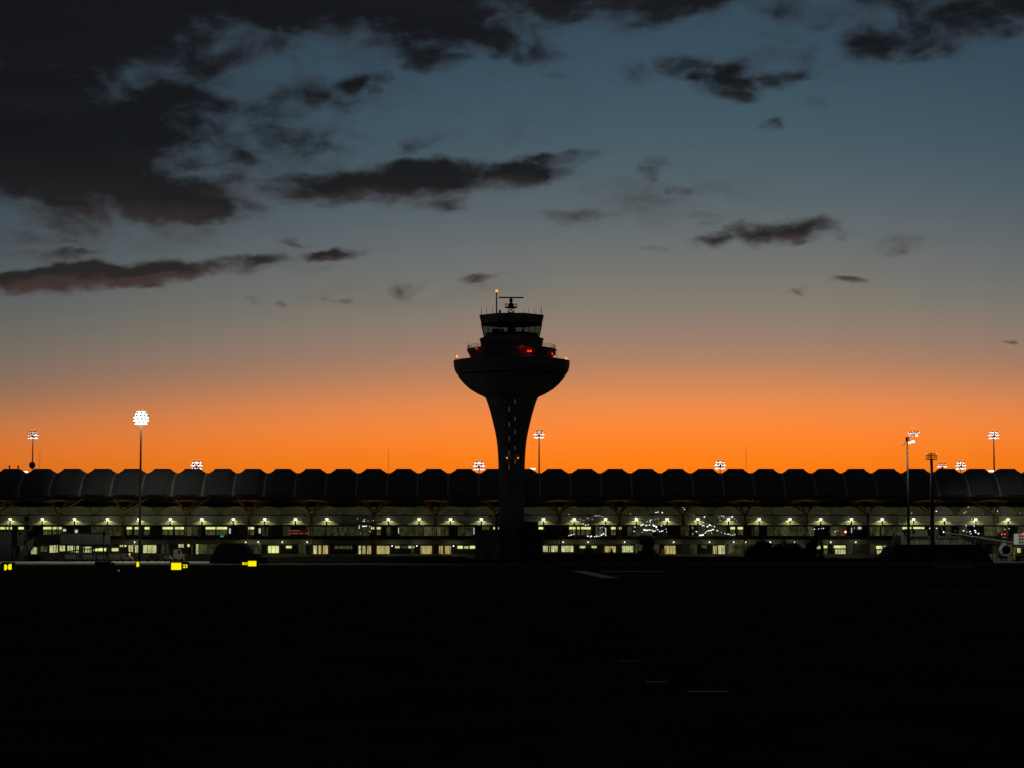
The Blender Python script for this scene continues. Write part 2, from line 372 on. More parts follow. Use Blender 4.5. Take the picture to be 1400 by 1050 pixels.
# floors
obj('ground_floor_core', MB().box(XL, XR, 641, 700, 0, 6.1), SLAB, term)
obj('upper_floor_core', MB().box(XL, XR, 641, 700, 6.9, 9.85), SLAB, term)
obj('first_floor_slab', MB().box(XL, XR, 635.5, 700, 6.15, 6.85), SLAB, term)
obj('deck_slab', MB().box(XL, XR, 632.6, 700, 9.9, 10.3), SLAB, term)
obj('plinth', MB().box(XL, XR, 637.6, 640.9, 0, 1.95), PALE, term)
obj('floor_spandrel', MB().box(XL, XR, 637.6, 640.9, 4.75, 6.1), PALE, term)
obj('floor_spandrel', MB().box(XL, XR, 637.6, 640.9, 6.87, 7.15), GREYP, term)
obj('deck_rail', MB().box(XL, XR, 632.7, 632.8, 10.85, 10.95), DSTEEL, term)
# roof bays
PITCHX = 41.2 / FPX * 657.0
X0R = PX(98, 657)
zc, zv = PZ(642.6, 657), PZ(647.6, 657)
drop = zc - zv
ze = PZ(675.5, 645)
prof = []                                            # depth profile of the roof wave (y, z, valley depth)
for t in [0, .12, .28, .45, .62, .8, 1.0]:
    prof.append((645 + 12 * t, ze + (zc - ze) * math.sin(t * math.pi / 2) ** .85, drop * (.55 + .45 * t)))
prof += [(662, zc - .25, drop), (668, zc - 1.6, drop), (678, zc - 4.5, drop), (690, zc - 6.0, drop * .8), (700, zc - 6.5, drop * .8)]
hp = PITCHX / 2
cs = [(-hp + .02, 1.0), (-hp * .86, .84), (-hp * .72, .45), (-hp * .58, .10), (-hp * .5, 0.0), (0, -.05), (hp * .5, 0.0), (hp * .58, .10), (hp * .72, .45), (hp * .86, .84), (hp - .02, 1.0)]
rb = MB(); m_ = len(cs)
for (y, z, dr) in prof:
    for (x, k) in cs: rb.v.append((x, y - 640, z - dr * k))
for (y, z, dr) in reversed(prof):                    # underside
    for (x, k) in cs: rb.v.append((x, y - 640, z - dr * k - .28))
np_ = 2 * len(prof)
for i in range(np_):
    i2 = (i + 1) % np_
    for j in range(m_ - 1): rb.f.append((i*m_+j, i*m_+j+1, i2*m_+j+1, i2*m_+j))
L = len(prof)
for i in range(L - 1):
    for j in (0, m_ - 1):
        a_, b_, c_, d_ = i*m_+j, (i+1)*m_+j, (np_-2-i)*m_+j, (np_-1-i)*m_+j
        rb.f.append((a_, b_, c_, d_) if j else (d_, c_, b_, a_))
roof_me = rb.mesh('roof_bay'); roof_me.materials.append(ROOF)
cap = MB(); w1, w2 = hp * .60, hp * .48
cap.add([(-w1, 15.2, zc-.35), (w1, 15.2, zc-.35), (w1, 21, zc-.55), (-w1, 21, zc-.55), (-w2, 15.8, zc+.32), (w2, 15.8, zc+.32), (w2, 20.4, zc+.22), (-w2, 20.4, zc+.22)],
        [(0,3,2,1),(4,5,6,7),(0,1,5,4),(1,2,6,5),(2,3,7,6),(3,0,4,7)])
cap_me = cap.mesh('skylight_cap'); cap_me.materials.append(DSTEEL)
# eave lip and soffit: boarded ceiling running back under the roof
lip = MB(); lip.prism_yz([(4.55, ze - .42), (4.95, ze - .62), (5.6, ze - .5), (5.6, ze - .3)], -hp * .46, hp * .46); lip_me = lip.mesh('eave_lip'); lip_me.materials.append(STEEL)
fas = MB().box(-hp, hp, 5.25, 5.4, ze - .55 - drop * .25, ze - .29); fas_me = fas.mesh('eave_fascia'); fas_me.materials.append(SLAB)
sheen = MB(); gv = []  # strips added to draw the bright highlight along each roof valley
for (y, z, dr) in prof[:7]: gv += [(-.27, y - 640, z - dr * .93 + .03), (.27, y - 640, z - dr * .93 + .03), (-.27, y - 640, z - dr * .93 - .2), (.27, y - 640, z - dr * .93 - .2)]
sheen.add(gv, [f for i in range(6) for f in ((4*i, 4*i+1, 4*i+5, 4*i+4), (4*i+2, 4*i+6, 4*i+7, 4*i+3), (4*i, 4*i+4, 4*i+6, 4*i+2), (4*i+1, 4*i+3, 4*i+7, 4*i+5))] + [(0, 2, 3, 1), (24, 25, 27, 26)])
sheen_me = sheen.mesh('valley_sheen'); sheen_me.materials.append(SHEENM)
zs0, zs1 = ze - .55 - drop * .25, PZ(690.5, 662)
brd = MB().add([(0, 5.2, zs0), (1, 5.2, zs0), (1, 22, zs1), (0, 22, zs1), (0, 5.2, zs0+.08), (1, 5.2, zs0+.08), (1, 22, zs1+.08), (0, 22, zs1+.08)],
               [(0,3,2,1),(4,5,6,7),(0,1,5,4),(1,2,6,5),(2,3,7,6),(3,0,4,7)])
brd_me = brd.mesh('ceiling_panel'); brd_me.materials.append(SOFFIT)
kk0 = int((XL - X0R) / PITCHX); kk1 = int((XR - X0R) / PITCHX)
for k in range(kk0, kk1 + 1):
    x = X0R + PITCHX * k
    r_ = inst('roof_bay', roof_me, term, (x, 640, 0))
    inst('skylight_cap', cap_me, r_, (x, 640, 0))
    inst('eave_lip', lip_me, r_, (x, 640, 0)); inst('eave_fascia', fas_me, r_, (x, 640, 0)); inst('valley_sheen', sheen_me, r_, (x + hp, 640, 0))
    for q in range(3):
        inst('ceiling_panel', brd_me, term, (x - hp + PITCHX * q / 3 + .04, 640, random.uniform(-.02, .02)), None, (PITCHX / 3 - .08, 1, 1))
obj('ceiling_backing', MB().prism_yz([(645.7, zs0 + .12), (663, zs1 + .12), (700, zs1 + .12), (700, ze - 1), (663, ze - .4), (646.2, ze - .6)], XL, XR), SLAB, term)
# upper glazing behind the deck
zu1 = zs1 + .3
YG = 658.0
obj('upper_wall_core', MB().box(XL, XR, YG + .5, 700, 10.35, zu1 - .9), DGLASS, term)
for py in (692.8, 703.0):
    z = PZ(py, YG); obj('facade_transom', MB().box(XL, XR, YG - .35, YG - .1, z - .13, z + .13), GREYP, term)
obj('facade_header', MB().box(XL, XR, YG - .4, YG + .4, zu1 - .9, zu1 - .35), SLAB, term)
for i in range(len(BX) - 1):
    xa, xb = BX[i], BX[i + 1]; w = (xb - xa) / 2
    for q in range(2):
        x0 = xa + w * q
        obj('glazing_pane', MB().box(x0 + .08, x0 + w - .08, YG, YG + .1, 10.4, zu1 - .95), FAC, term)
        obj('mullion', MB().box(x0 - .07, x0 + .07, YG - .09, YG + .12, 10.4, zu1 - .92), FRAMEM, term)
# parapet wall behind the lamps and arched pale panels above it
ZP = PZ(703.5, 637)
for i in range(len(BX) - 1):
    xa, xb = BX[i], BX[i + 1]; xm = (xa + xb) / 2
    obj('parapet_panel', MB().box(xa - (xm-xa) + .03, xa + (xb-xm) - .03, 635.6, 635.9, 10.31, ZP - .35), PALE, term)
    ar = [(math.cos(math.pi * t / 14), math.sin(math.pi * t / 14)) for t in range(15)]
    zb, zt = ZP - .5, PZ(692.3, 640)
    obj('arched_panel', MB().prism_xz([(xa + 3.9 * c_, zb + (zt - zb) * s_) for c_, s_ in ar], 640, 640.3), FACA, term)
obj('parapet_coping', MB().box(XL, XR, 635.5, 640.6, ZP - .33, ZP - .12), SLAB, term)

# --- facade windows
def window(x0, x1, z0, z1, Y, pm, nm=0, name='window'):
    t_ = .09
    f = MB(); f.box(x0, x1, Y, Y + .3, z1 - t_, z1); f.box(x0, x1, Y, Y + .3, z0, z0 + t_)
    f.box(x0, x0 + t_, Y + .001, Y + .299, z0 + t_, z1 - t_); f.box(x1 - t_, x1, Y + .001, Y + .299, z0 + t_, z1 - t_)
    for i in range(nm):
        x = x0 + (x1 - x0) * (i + 1) / (nm + 1); f.box(x - .05, x + .05, Y + .05, Y + .25, z0 + t_, z1 - t_)
    o = obj(name, f, FRAMEM, term)
    obj('pane', MB().box(x0 + t_, x1 - t_, Y + .15, Y + .2, z0 + t_, z1 - t_), pm, o)
    return o
YF = 637.9
def pwin(a0, a1, y0, y1, pm, nm=0): return window(PX(a0, YF), PX(a1, YF), PZ(y1, YF), PZ(y0, YF), YF, pm, nm)
lit2 = []; lit1 = []
# upper floor: bright strips under the deck, with the dimmer room below
for a0, a1, room in ((0, 8, 0), (9, 17, 0), (25, 43, 0), (59, 71, 1), (72, 85, 1), (173, 181, 1), (184, 192, 1), (196, 205, 1), (222, 237, 1), (239, 252, 1), (281, 295, 1), (296, 311, 1),
                     (339, 348, 1), (507, 512, 0), (515, 521, 1), (674, 677, 0), (681, 685, 0), (736, 743, 0), (778, 793, 1), (794, 808, 1), (835, 842, 1), (845, 850, 0),
                     (998, 1005, 1), (1008, 1016, 1), (1233, 1246, 0), (1248, 1264, 0)):
    pwin(a0, a1, 720.2, 724.2, WINB); lit2.append((a0, a1))
    if room: pwin(a0, a1, 724.5, 732, WIND, 1)
for a0, a1, y0, y1 in ((313, 316, 722, 730), (353.5, 357, 722, 729.5), (544, 546, 721, 730), (647, 649, 721, 731), (827, 829, 722, 733), (1163, 1165, 721, 729), (1167, 1168.5, 720, 724), (1172, 1178, 720, 724), (86, 91, 723, 727), (100, 107, 724, 729), (195, 212, 733, 734)):
    pwin(a0, a1, y0, y1, WINS); lit2.append((a0, a1))
# ground floor
for a0, a1, y0, y1, k, nm in ((42, 54, 748, 758, 'P', 2), (56, 66, 746, 755, 'D', 1), (68, 80, 745, 756, 'P', 1), (82, 90, 745, 754, 'P', 0), (91, 101, 745, 755, 'P', 1), (102, 110, 746, 756, 'P', 0), (114, 126, 747, 756, 'P', 1), (128, 148, 749, 754, 'B', 2),
                              (153, 163, 749, 754, 'B', 0), (164, 174, 745, 748, 'B', 1), (176, 183, 745, 755, 'P', 1), (184, 191.5, 745, 756, 'P', 1), (196, 214.5, 745, 756.5, 'P', 2), (244, 252, 742.5, 749, 'P', 0), (256, 260, 742.5, 748, 'B', 0), (268, 272, 742, 760, 'P', 0), (262, 264, 744, 758, 'D', 0),
                              (366.5, 382, 746, 756.5, 'B', 2), (391, 399.5, 746, 750, 'B', 0), (427, 434, 745.5, 759, 'P', 0), (435, 449, 745.5, 759.5, 'C', 2), (457, 482, 746, 751, 'D', 3), (490, 494, 746, 759, 'P', 0), (495, 508, 746, 759, 'C', 2), (515, 533, 746, 759.5, 'C', 2),
                              (540, 547, 746, 750, 'P', 0), (548, 557, 746.5, 750, 'D', 1), (558, 567, 746, 750, 'P', 0), (575, 591, 746, 759.5, 'C', 1), (600, 617, 746, 759.5, 'C', 5), (625, 633, 746, 750.5, 'B', 0), (634, 641, 746.5, 750.5, 'P', 0), (642, 650, 746, 750.5, 'B', 0),
                              (741.5, 752, 746, 755, 'P', 1), (753, 763, 746, 755, 'P', 1), (767, 784, 746, 755, 'P', 2), (792, 801, 746, 750, 'P', 0), (808, 816, 746, 750, 'P', 0), (825, 842, 746.5, 755.5, 'C', 1), (850, 866, 746, 755.5, 'P', 2), (904, 907, 750, 758, 'D', 0), (908, 924, 746, 759, 'C', 1),
                              (958, 966, 745, 750, 'D', 0), (974, 980, 746, 759, 'C', 0), (981, 991, 745.5, 759, 'P', 1), (1115, 1122, 746, 751, 'P', 1), (1124, 1131, 745.5, 750, 'B', 0), (1125, 1131, 751, 760, 'D', 0), (1139, 1156, 745.5, 750, 'B', 0), (1141, 1156, 751, 761, 'P', 3), (1197, 1215, 746, 751, 'B', 0), (1198, 1214, 752, 763, 'P', 4)):
    pwin(a0, a1, y0, y1, {'P': WINP, 'B': WINB, 'D': WIND, 'C': WINC}[k], nm); lit1.append((a0, a1))
# ordinary bays: mostly panes with an added faint glow, some dark, grey panels and posts
px = -300.0
while px < 1700:
    w = random.choice((9.2, 10.6, 12.0)); a0, a1 = px + .4, px + w - .4
    if not any(a0 < b1 and a1 > b0 for b0, b1 in lit2):
        k = random.random(); pm = DGLASS if k < .08 else (GREYP if k < .2 else (WINDD if k < .86 else WIND))
        obj('facade_pane', MB().box(PX(a0, 638), PX(a1, 638), 638.0, 638.2, 7.2, 9.86), pm, term)
    if not any(a0 < b1 and a1 > b0 for b0, b1 in lit1):
        k = random.random(); pm = DGLASS if k < .1 else (GREYP if k < .34 else (WINDD if k < .9 else WIND))
        obj('facade_pane', MB().box(PX(a0, 638), PX(a1, 638), 638.0, 638.2, 2.0, 4.72), pm, term)
    px += w
obj('backing_wall', MB().box(XL, XR, 638.6, 640.9, 7.15, 9.88), SLAB, term)
obj('backing_wall', MB().box(XL, XR, 638.6, 640.9, 1.97, 4.74), SLAB, term)
pm_ = MB().box(-.22, .22, -.22, .22, 0, 3.0).mesh('floor_post'); pm_.materials.append(PALE)
for i, x in enumerate(BX):
    if i % 2 == 0: inst('floor_post', pm_, term, (x + random.uniform(-1.5, 1.5), 636.6, 6.87))
    if i % 3 != 1: inst('floor_post', pm_, term, (x + random.uniform(-2.5, 2.5), 637.0, 1.97), None, (1, 1, 1.38))
# small downlights under the first-floor slab
dl = MB().ball((0, 0, 0), .2, 8, 4).mesh('downlight'); dl.materials.append(BULB)
for a in (184, 336, 353, 386, 420, 536, 570, 620, 770, 804, 854, 921, 970, 1003, 1020, 1053, 1086, 1136, 1170):
    c = P(a, 741.3 if a not in (536, 570, 620) else 746.5, 635.2); inst('downlight', dl, term, c)
    light('POINT', (c.x, c.y + .4, c.z - .3), 9, (1, .95, .6), term, 'downlight_lamp', .12)
# tree-like columns, colour running from yellow on the left through orange to red
def lerp(a, b, t): return a + (b - a) * t
CR = [(0, (.55, .36, .05)), (.25, (.55, .22, .04)), (.45, (.42, .10, .03)), (.7, (.28, .05, .025)), (1.0, (.2, .07, .03))]
def colc(t):
    for (a, ca), (b, cb) in zip(CR, CR[1:]):
        if a <= t <= b: return tuple(lerp(p, q, (t - a) / (b - a)) for p, q in zip(ca, cb))
    return CR[-1][1]
for i, a in enumerate([-7, 79, 168, 254, 340, 426, 511, 595, 679, 765, 847, 934, 1019, 1103, 1187, 1273, 1359, 1445]):
    cm = mat('painted_column', colc(min(max(a / 1400, 0), 1)), .5, var=.12)
    X = PX(a, 633.6); zf = PZ(702, 633.6)
    col = obj('tree_column', MB().tube((X - .5, 633.9, 0), (X - .16, 633.9, zf), .15, .14, 8).tube((X + .5, 633.9, 0), (X + .16, 633.9, zf), .15, .14, 8), cm, term)
    for s_ in (-1, 1):
        e = Vector((X + s_ * 5.1, 646.5, zs0 - .35)); obj('arm', MB().tube((X + s_ * .1, 633.9, zf - .2), e, .24, .15, 8), cm, col)
    X2 = X * 653 / 633.6; zf2 = PZ(700, 653)
    col2 = obj('tree_column', MB().tube((X2 - .25, 652.5, 10.3), (X2 - .1, 652.5, zf2), .2, .2, 8).tube((X2 + .25, 652.5, 10.3), (X2 + .1, 652.5, zf2), .2, .2, 8), cm, term)
    for s_ in (-1, 1):
        e = Vector((X2 + s_ * 2.3, 655.5, PZ(687, 655.5))); obj('arm', MB().tube((X2 + s_ * .1, 652.5, zf2 - .1), e, .2, .52, 8), cm, col2)
    obj('uplight', MB().lathe([(.16, 11.9), (.26, 12.3)], 8, (X2, 651.2)), DARK, col2)
    light('SPOT', (X2, 651.2, 12.5), 95, (1.0, .86, .55), col2, 'uplight_lamp', .15, 92, (0, .8, 1.0), .8)

# ------------------------------------------------------------------ deck lamps
ORD = ['first', 'second', 'third', 'fourth', 'fifth', 'sixth', 'seventh', 'eighth', 'ninth', 'tenth', 'eleventh', 'twelfth', 'thirteenth', 'fourteenth', 'fifteenth', 'sixteenth']
vis = [p for p in LAMPX if p not in (489, 700)]
for p in vis:
    left = [q for q in vis if q < 700]; right = [q for q in vis if q > 700]
    if p < 700: lab = ORD[left.index(p)] + ' glowing deck lamp from the left edge of the photo'
    else: lab = ORD[right.index(p)] + ' glowing deck lamp to the right of the control tower'
    x = PX(p, YL); zl = PZ(709.6, YL)
    d = thing('deck_lamp', lab, 'lamp', (x, YL, 10.3), 'lamps along the terminal deck')
    obj('post', MB().tube((x, YL, 10.3), (x, YL, zl - .45), .2, .17, 8), BLACK, d)
    obj('lamp_glass', MB().lathe([(.16, zl - .5), (.3, zl - .42), (.46, zl - .12), (.42, zl + .14)], 10, (x, YL)), LAMPW, d)
    obj('lamp_cap', MB().lathe([(.5, zl + .14), (.42, zl + .24), (.1, zl + .3)], 10, (x, YL)), DARK, d)
    light('SPOT', (x, YL + .52, zl - .05), 125, (1.0, 1.0, .48), d, 'lamp_light', .06, 140, (0, .05, -1), .15)

# ------------------------------------------------------------------ control tower
TX, TY = PX(699.5, 600), 600.0
S = 600.0 / FPX * 1.0027
def tz(y): return PZ(y, TY)
tower = thing('control_tower', 'tall dark control tower with flared stem, bowl shaped head and glazed cab', 'tower', (TX, TY, 0))
C0 = (TX, TY)
def groove(t, z):
    a_ = abs(((t + math.pi / 2 + math.pi) % (2 * math.pi)) - math.pi)
    return 1.0 - .07 * max(0.0, 1.0 - max(0.0, a_ - .16) / .12)
st = [(36.6, 542.5), (34.8, 546), (33, 551), (30.8, 558), (28.7, 565), (26.6, 573), (25, 580), (22.6, 590), (20.8, 600), (19.6, 609), (18.7, 620), (18.0, 635), (17.6, 660), (17.4, 700), (17.6, 768.5)]
obj('stem', MB().lathe([(r * S, tz(y)) for r, y in reversed(st)], 96, C0, 0, True, groove), CONC, tower, True)
def stem_r(y):
    for (r0, y0), (r1, y1) in zip(st, st[1:]):
        if y0 <= y <= y1: return lerp(r0, r1, (y - y0) / (y1 - y0)) * S
    return 18 * S
for xs_, ys in ((696.2, ((558, 565), (578, 585), (597, 604), (617, 624), (636, 643))), (704.0, ((548, 554), (571, 577), (588, 595), (610, 616), (628, 635)))):
    for y0, y1 in ys:
        x = PX(xs_, 597); r = max(stem_r(y0), stem_r(y1)); yy = TY - .93 * r
        w_ = obj('stair_window', MB().box(x - .22, x + .22, yy - .12, yy + .9, tz(y1), tz(y0)), DSTEEL, tower)
        obj('pane', MB().box(x - .11, x + .11, yy - .15, yy - .1, tz(y1) + .1, tz(y0) - .1), SLIT, w_)
for xs_ in (693.0, 708.5):
    x = PX(xs_, 597); obj('orange_beacon', MB().ball((x, TY - stem_r(626) * .98 - .15, tz(626.7)), .17, 8, 5), ORGL, tower)
def gores(name, prof, n, m, rot=0.0, gap=.004, seg=4, thick=.25):
    mb = MB(); a0 = -math.pi / n + gap; a1 = math.pi / n - gap; L_ = len(prof)
    for inner in (0, 1):
        for r, z in prof:
            for i in range(seg + 1):
                t = a0 + (a1 - a0) * i / seg; rr = r - thick * inner
                mb.v.append((rr * math.cos(t), rr * math.sin(t), z))
    w_ = seg + 1; o_ = L_ * w_
    for j in range(L_ - 1):
        for i in range(seg):
            q = (j*w_+i, j*w_+i+1, (j+1)*w_+i+1, (j+1)*w_+i); mb.f.append(q); mb.f.append(tuple(o_ + k for k in reversed(q)))
        for i in (0, seg):
            a_, b_ = j*w_+i, (j+1)*w_+i; mb.f.append((a_, b_, b_+o_, a_+o_) if i == 0 else (b_, a_, a_+o_, b_+o_))
    for i in range(seg):
        for j in (0, L_-1):
            a_, b_ = j*w_+i, j*w_+i+1; mb.f.append((b_, a_, a_+o_, b_+o_) if j == 0 else (a_, b_, b_+o_, a_+o_))
    me = mb.mesh(name); me.materials.append(m)
    for k in range(n): inst(name, me, tower, (TX, TY, 0), (0, 0, rot + 2 * math.pi * k / n))
NG = 24
gores('bowl_panel', [(37.5*S, tz(542.2)), (46*S, tz(538.2)), (57*S, tz(531.6)), (65.5*S, tz(524)), (70*S, tz(518.8)), (73.6*S, tz(514))], NG, PANEL, math.pi / NG, .003)
gores('lip_panel', [(74.6*S, tz(511.5)), (77.4*S, tz(507.0))], NG, PANEL, math.pi / NG, .003)
gores('rim_panel', [(77.8*S, tz(506.2)), (79.0*S, tz(501)), (79.5*S, tz(494.5))], NG, PANEL, math.pi / NG, .003)
obj('bowl_core', MB().lathe([(36*S, tz(542.4)), (70*S, tz(516)), (73*S, tz(508)), (77*S, tz(503)), (78.4*S, tz(496)), (78*S, tz(494.7)), (57*S, tz(491))], 64, C0), DARK, tower, False)
obj('rim_coping', MB().lathe([(79.8*S, tz(494.6)), (79.8*S, tz(493.6)), (77*S, tz(493.4)), (56*S, tz(489.6))], 64, C0), PANEL, tower)
obj('gallery', MB().lathe([(55.5*S, tz(491)), (57.5*S, tz(486)), (60.5*S, tz(480)), (61.3*S, tz(478.6)), (61.3*S, tz(477.6)), (41*S, tz(473.6))], 32, C0), PANEL, tower)
obj('upper_storey', MB().lathe([(41.4*S, tz(475)), (43.8*S, tz(464.8)), (44.4*S, tz(463.8)), (44.2*S, tz(463.2)), (37*S, tz(460.4))], 24, C0, math.pi / 24), PANEL, tower)
k8 = 1 / math.cos(math.pi / 8); R8 = math.pi / 8
def oct_(prof, name, m): return obj(name, MB().lathe([(r * S * k8, tz(y)) for r, y in prof], 8, C0, R8), m, tower)
oct_([(37.2, 461.4), (37.5, 459.8)], 'cab_wall', PANEL)
oct_([(35.2, 460.8), (35.8, 456.4)], 'console_ring', DARK)
oct_([(41.1, 443.6), (43.6, 433.5), (43.9, 432.4), (43.0, 432.0), (20, 430.2)], 'cab_roof', PANEL)
CABG = clear_glass('cab_glass', (.58, .64, .61), .05)
gr0, gz0, gr1, gz1 = 37.5 * S, tz(459.8), 41.1 * S, tz(443.6)
for f_ in range(8):
    A0 = R8 + f_ * math.pi / 4; A1 = A0 + math.pi / 4
    def pt(t, lvl):
        r, z = ((gr0, gz0), (gr1, gz1))[lvl]
        a_ = Vector((math.cos(A0), math.sin(A0), 0)); b_ = Vector((math.cos(A1), math.sin(A1), 0))
        q = (a_ + (b_ - a_) * t) * r * k8
        return Vector((TX + q.x, TY + q.y, z))
    for q in range(3):
        t0, t1 = q / 3 + .012, (q + 1) / 3 - .012
        v4 = [pt(t0, 0), pt(t1, 0), pt(t1, 1), pt(t0, 1)]; nrm = (v4[1] - v4[0]).cross(v4[3] - v4[0]).normalized() * .05
        obj('cab_pane', MB().add(v4 + [v - nrm for v in v4], [(0,1,2,3),(7,6,5,4),(0,4,5,1),(1,5,6,2),(2,6,7,3),(3,7,4,0)]), CABG, tower)
        obj('cab_mullion', MB().tube(pt(q / 3, 0), pt(q / 3, 1), .16 if q == 0 else .09, None, 6), DARK, tower)
obj('cab_core', MB().box(TX - 1.0, TX + .8, TY - 1, TY + 1, tz(460.5), tz(443.7)), DARK, tower)
for dx_, w_ in ((-21.0, 1.1), (-12.5, .4), (-1.5, .5), (3.5, .35), (15.5, .3)):
    x = TX + dx_ * S; obj('console_screen', MB().box(x - w_, x + w_, TY - 6.5, TY - 6.2, tz(460.5), tz(452.5)), DARK, tower)
# roof gear
def ant(px_, y0, y1, dy=0.0, r=.07): obj('whip_antenna', MB().tube((PX(px_, TY), TY + dy, tz(y0)), (PX(px_, TY), TY + dy, tz(y1)), r, r * .6, 6), DARK, tower)
for a_, y0, y1, dy, r in ((658, 433, 420.5, 0, .1), (665.5, 432, 421, -3, .07), (673.5, 431, 422, -4, .08), (716.5, 431.5, 422.5, -4, .05), (722.5, 431.8, 423.5, -4, .07), (730.5, 432, 421.8, -3, .07), (733, 432, 423, -2, .05), (740.2, 433, 419, 0, .15)):
    ant(a_, y0, y1, dy, r)
obj('light_mast', MB().tube((PX(678.8, TY), TY - 4, tz(431)), (PX(678.8, TY), TY - 4, tz(401)), .2, .16, 8), STEEL, tower)
obj('mast_beacon', MB().ball((PX(679, TY), TY - 4, tz(400)), .36, 10, 6), ORGL, tower)
obj('roof_cabinet', MB().box(PX(682, TY), PX(685, TY), TY - 5, TY - 4.2, tz(431.5), tz(426.2)), DARK, tower)
rx = PX(698.7, TY)
rad_ = obj('radar_stand', MB().box(rx - .85, rx + .85, TY - .85, TY + .85, tz(431), tz(427)), DARK, tower)
for sx in (-1, 1):
    for sy in (-1, 1): obj('leg', MB().tube((rx + sx * .8, TY + sy * .8, tz(427)), (rx + sx * .7, TY + sy * .7, tz(420)), .1, None, 6).tube((rx + sx * .8, TY + sy * .8, tz(427)), (rx - sx * .7, TY + sy * .7, tz(420.5)), .06, None, 6), DARK, rad_)
obj('platform', MB().lathe([(1.75, tz(420.8)), (1.75, tz(419.6))], 16, (rx, TY)), DARK, rad_)
rl = MB().torus((rx, TY, tz(415.4)), 1.7, .05).torus((rx, TY, tz(417.4)), 1.7, .04)
for k in range(10):
    t = 2 * math.pi * k / 10; rl.tube((rx + 1.7 * math.cos(t), TY + 1.7 * math.sin(t), tz(419.6)), (rx + 1.7 * math.cos(t), TY + 1.7 * math.sin(t), tz(415.4)), .04, None, 5)
obj('platform_rail', rl, DARK, rad_)
obj('gearbox', MB().lathe([(.75, tz(419.6)), (.75, tz(415.6)), (.35, tz(414)), (.3, tz(412.5)), (.55, tz(411)), (.45, tz(409)), (.2, tz(407.6))], 12, (rx, TY)), DARK, rad_)
b0, b1 = P(682, 406.4, TY), P(716, 407.8, TY); b0.y -= .6
obj('radar_bar', MB().prism_xy([(b0.x, TY - .55), (b1.x, TY - .25), (b1.x, TY + .25), (b0.x, TY + .05)], tz(407.6), tz(406.0)), DARK, rad_)
# gallery rail, floodlights on the rim, red lamps
gl_ = MB(); rr = 59.5 * S
gl_.torus((TX, TY, tz(472.4)), rr, .05, 64, 5); gl_.torus((TX, TY, tz(474.6)), rr, .04, 64, 5)
for k in range(48):
    t = 2 * math.pi * k / 48; gl_.tube((TX + rr * math.cos(t), TY + rr * math.sin(t), tz(477.3)), (TX + rr * math.cos(t), TY + rr * math.sin(t), tz(472.4)), .045, None, 5)
obj('gallery_rail', gl_, DSTEEL, tower)
for px_, y0, y1 in ((639, 478, 468), (641.5, 478, 470.5), (653, 476, 470), (758.8, 478, 469), (761.5, 493, 477.5), (622, 494, 483)): ant(px_, y0, y1, 0, .09)
for px_, y in ((624.5, 488), (774, 491.3)):
    o_ = obj('rim_beacon', MB().ball((PX(px_, TY), TY - 2, tz(y)), .36, 10, 6), ORGL, tower); obj('beacon_post', MB().tube((PX(px_, TY), TY - 2, tz(494)), (PX(px_, TY), TY - 2, tz(y + 1.2)), .1, None, 6), DARK, o_)
def on_gal(px_, y, r):
    x = PX(px_, 590) - TX; return Vector((TX + x, TY - math.sqrt(max((r * S) ** 2 - x * x, .1)), tz(y) - .15))
for px_ in (722.4, 725.8):
    c = on_gal(px_, 484, 60.5); o_ = obj('red_beacon_and_glint', MB().ball((c.x, c.y - .1, c.z), .24, 10, 6), REDL, tower)
light('POINT', on_gal(714, 479, 64.5) + Vector((0, 0, .2)), 13, (1, .03, .01), tower, 'red_patch_light', .15)
light('POINT', on_gal(650, 479, 64), 7, (1, .08, .04), tower, 'red_patch_light', .15)  # lamp added for the red reflection on the gallery wall
obj('red_beacon_and_glint', MB().ball(on_gal(650.5, 479, 61.5), .14, 8, 5), REDL, tower)  # that reflection, built as an added glowing ball; no beacon stands here
obj('red_beacon_and_glint', MB().ball(on_gal(756, 485, 60.2) + Vector((0, -.3, 0)), .2, 8, 5), REDL, tower)
obj('dish_antenna', MB().ball(on_gal(757, 484.6, 61.5) + Vector((.2, .5, 0)), .55, 12, 8), DARK, tower)

# annexes at the tower's foot
an = thing('tower_annex', 'low grey-green block at the left foot of the control tower', 'building', (PX(668, 596), 596, 0))
obj('wall', MB().box(PX(650, 592), PX(684.5, 592), 592, 604, 0, PZ(725.5, 592)), CONC, an)
obj('roof_coping', MB().box(PX(649.6, 591.8), PX(684.5, 591.8), 591.8, 604.2, PZ(725.5, 592), PZ(724.4, 592)), DSTEEL, an)
obj('door', MB().box(PX(664, 591.9), PX(669, 591.9), 591.9, 592.05, .1, 2.4), DSTEEL, an)
an = thing('tower_annex', 'taller stepped dark block at the right foot of the control tower', 'building', (PX(730, 596), 596, 0))
obj('wall', MB().box(PX(716, 594), PX(735.5, 594), 594, 606, 0, PZ(714.3, 594)), DSTEEL, an)
obj('step', MB().prism_xz([(PX(735.6, 594), 0), (PX(743, 594), 0), (PX(742, 594), PZ(729, 594)), (PX(740, 594), PZ(724.5, 594)), (PX(735.6, 594), PZ(724.5, 594))], 594.5, 605), DSTEEL, an)
obj('roof_coping', MB().box(PX(716, 593.8), PX(736, 593.8), 593.8, 606.2, PZ(714.3, 594), PZ(713.5, 594)), DSTEEL, an)

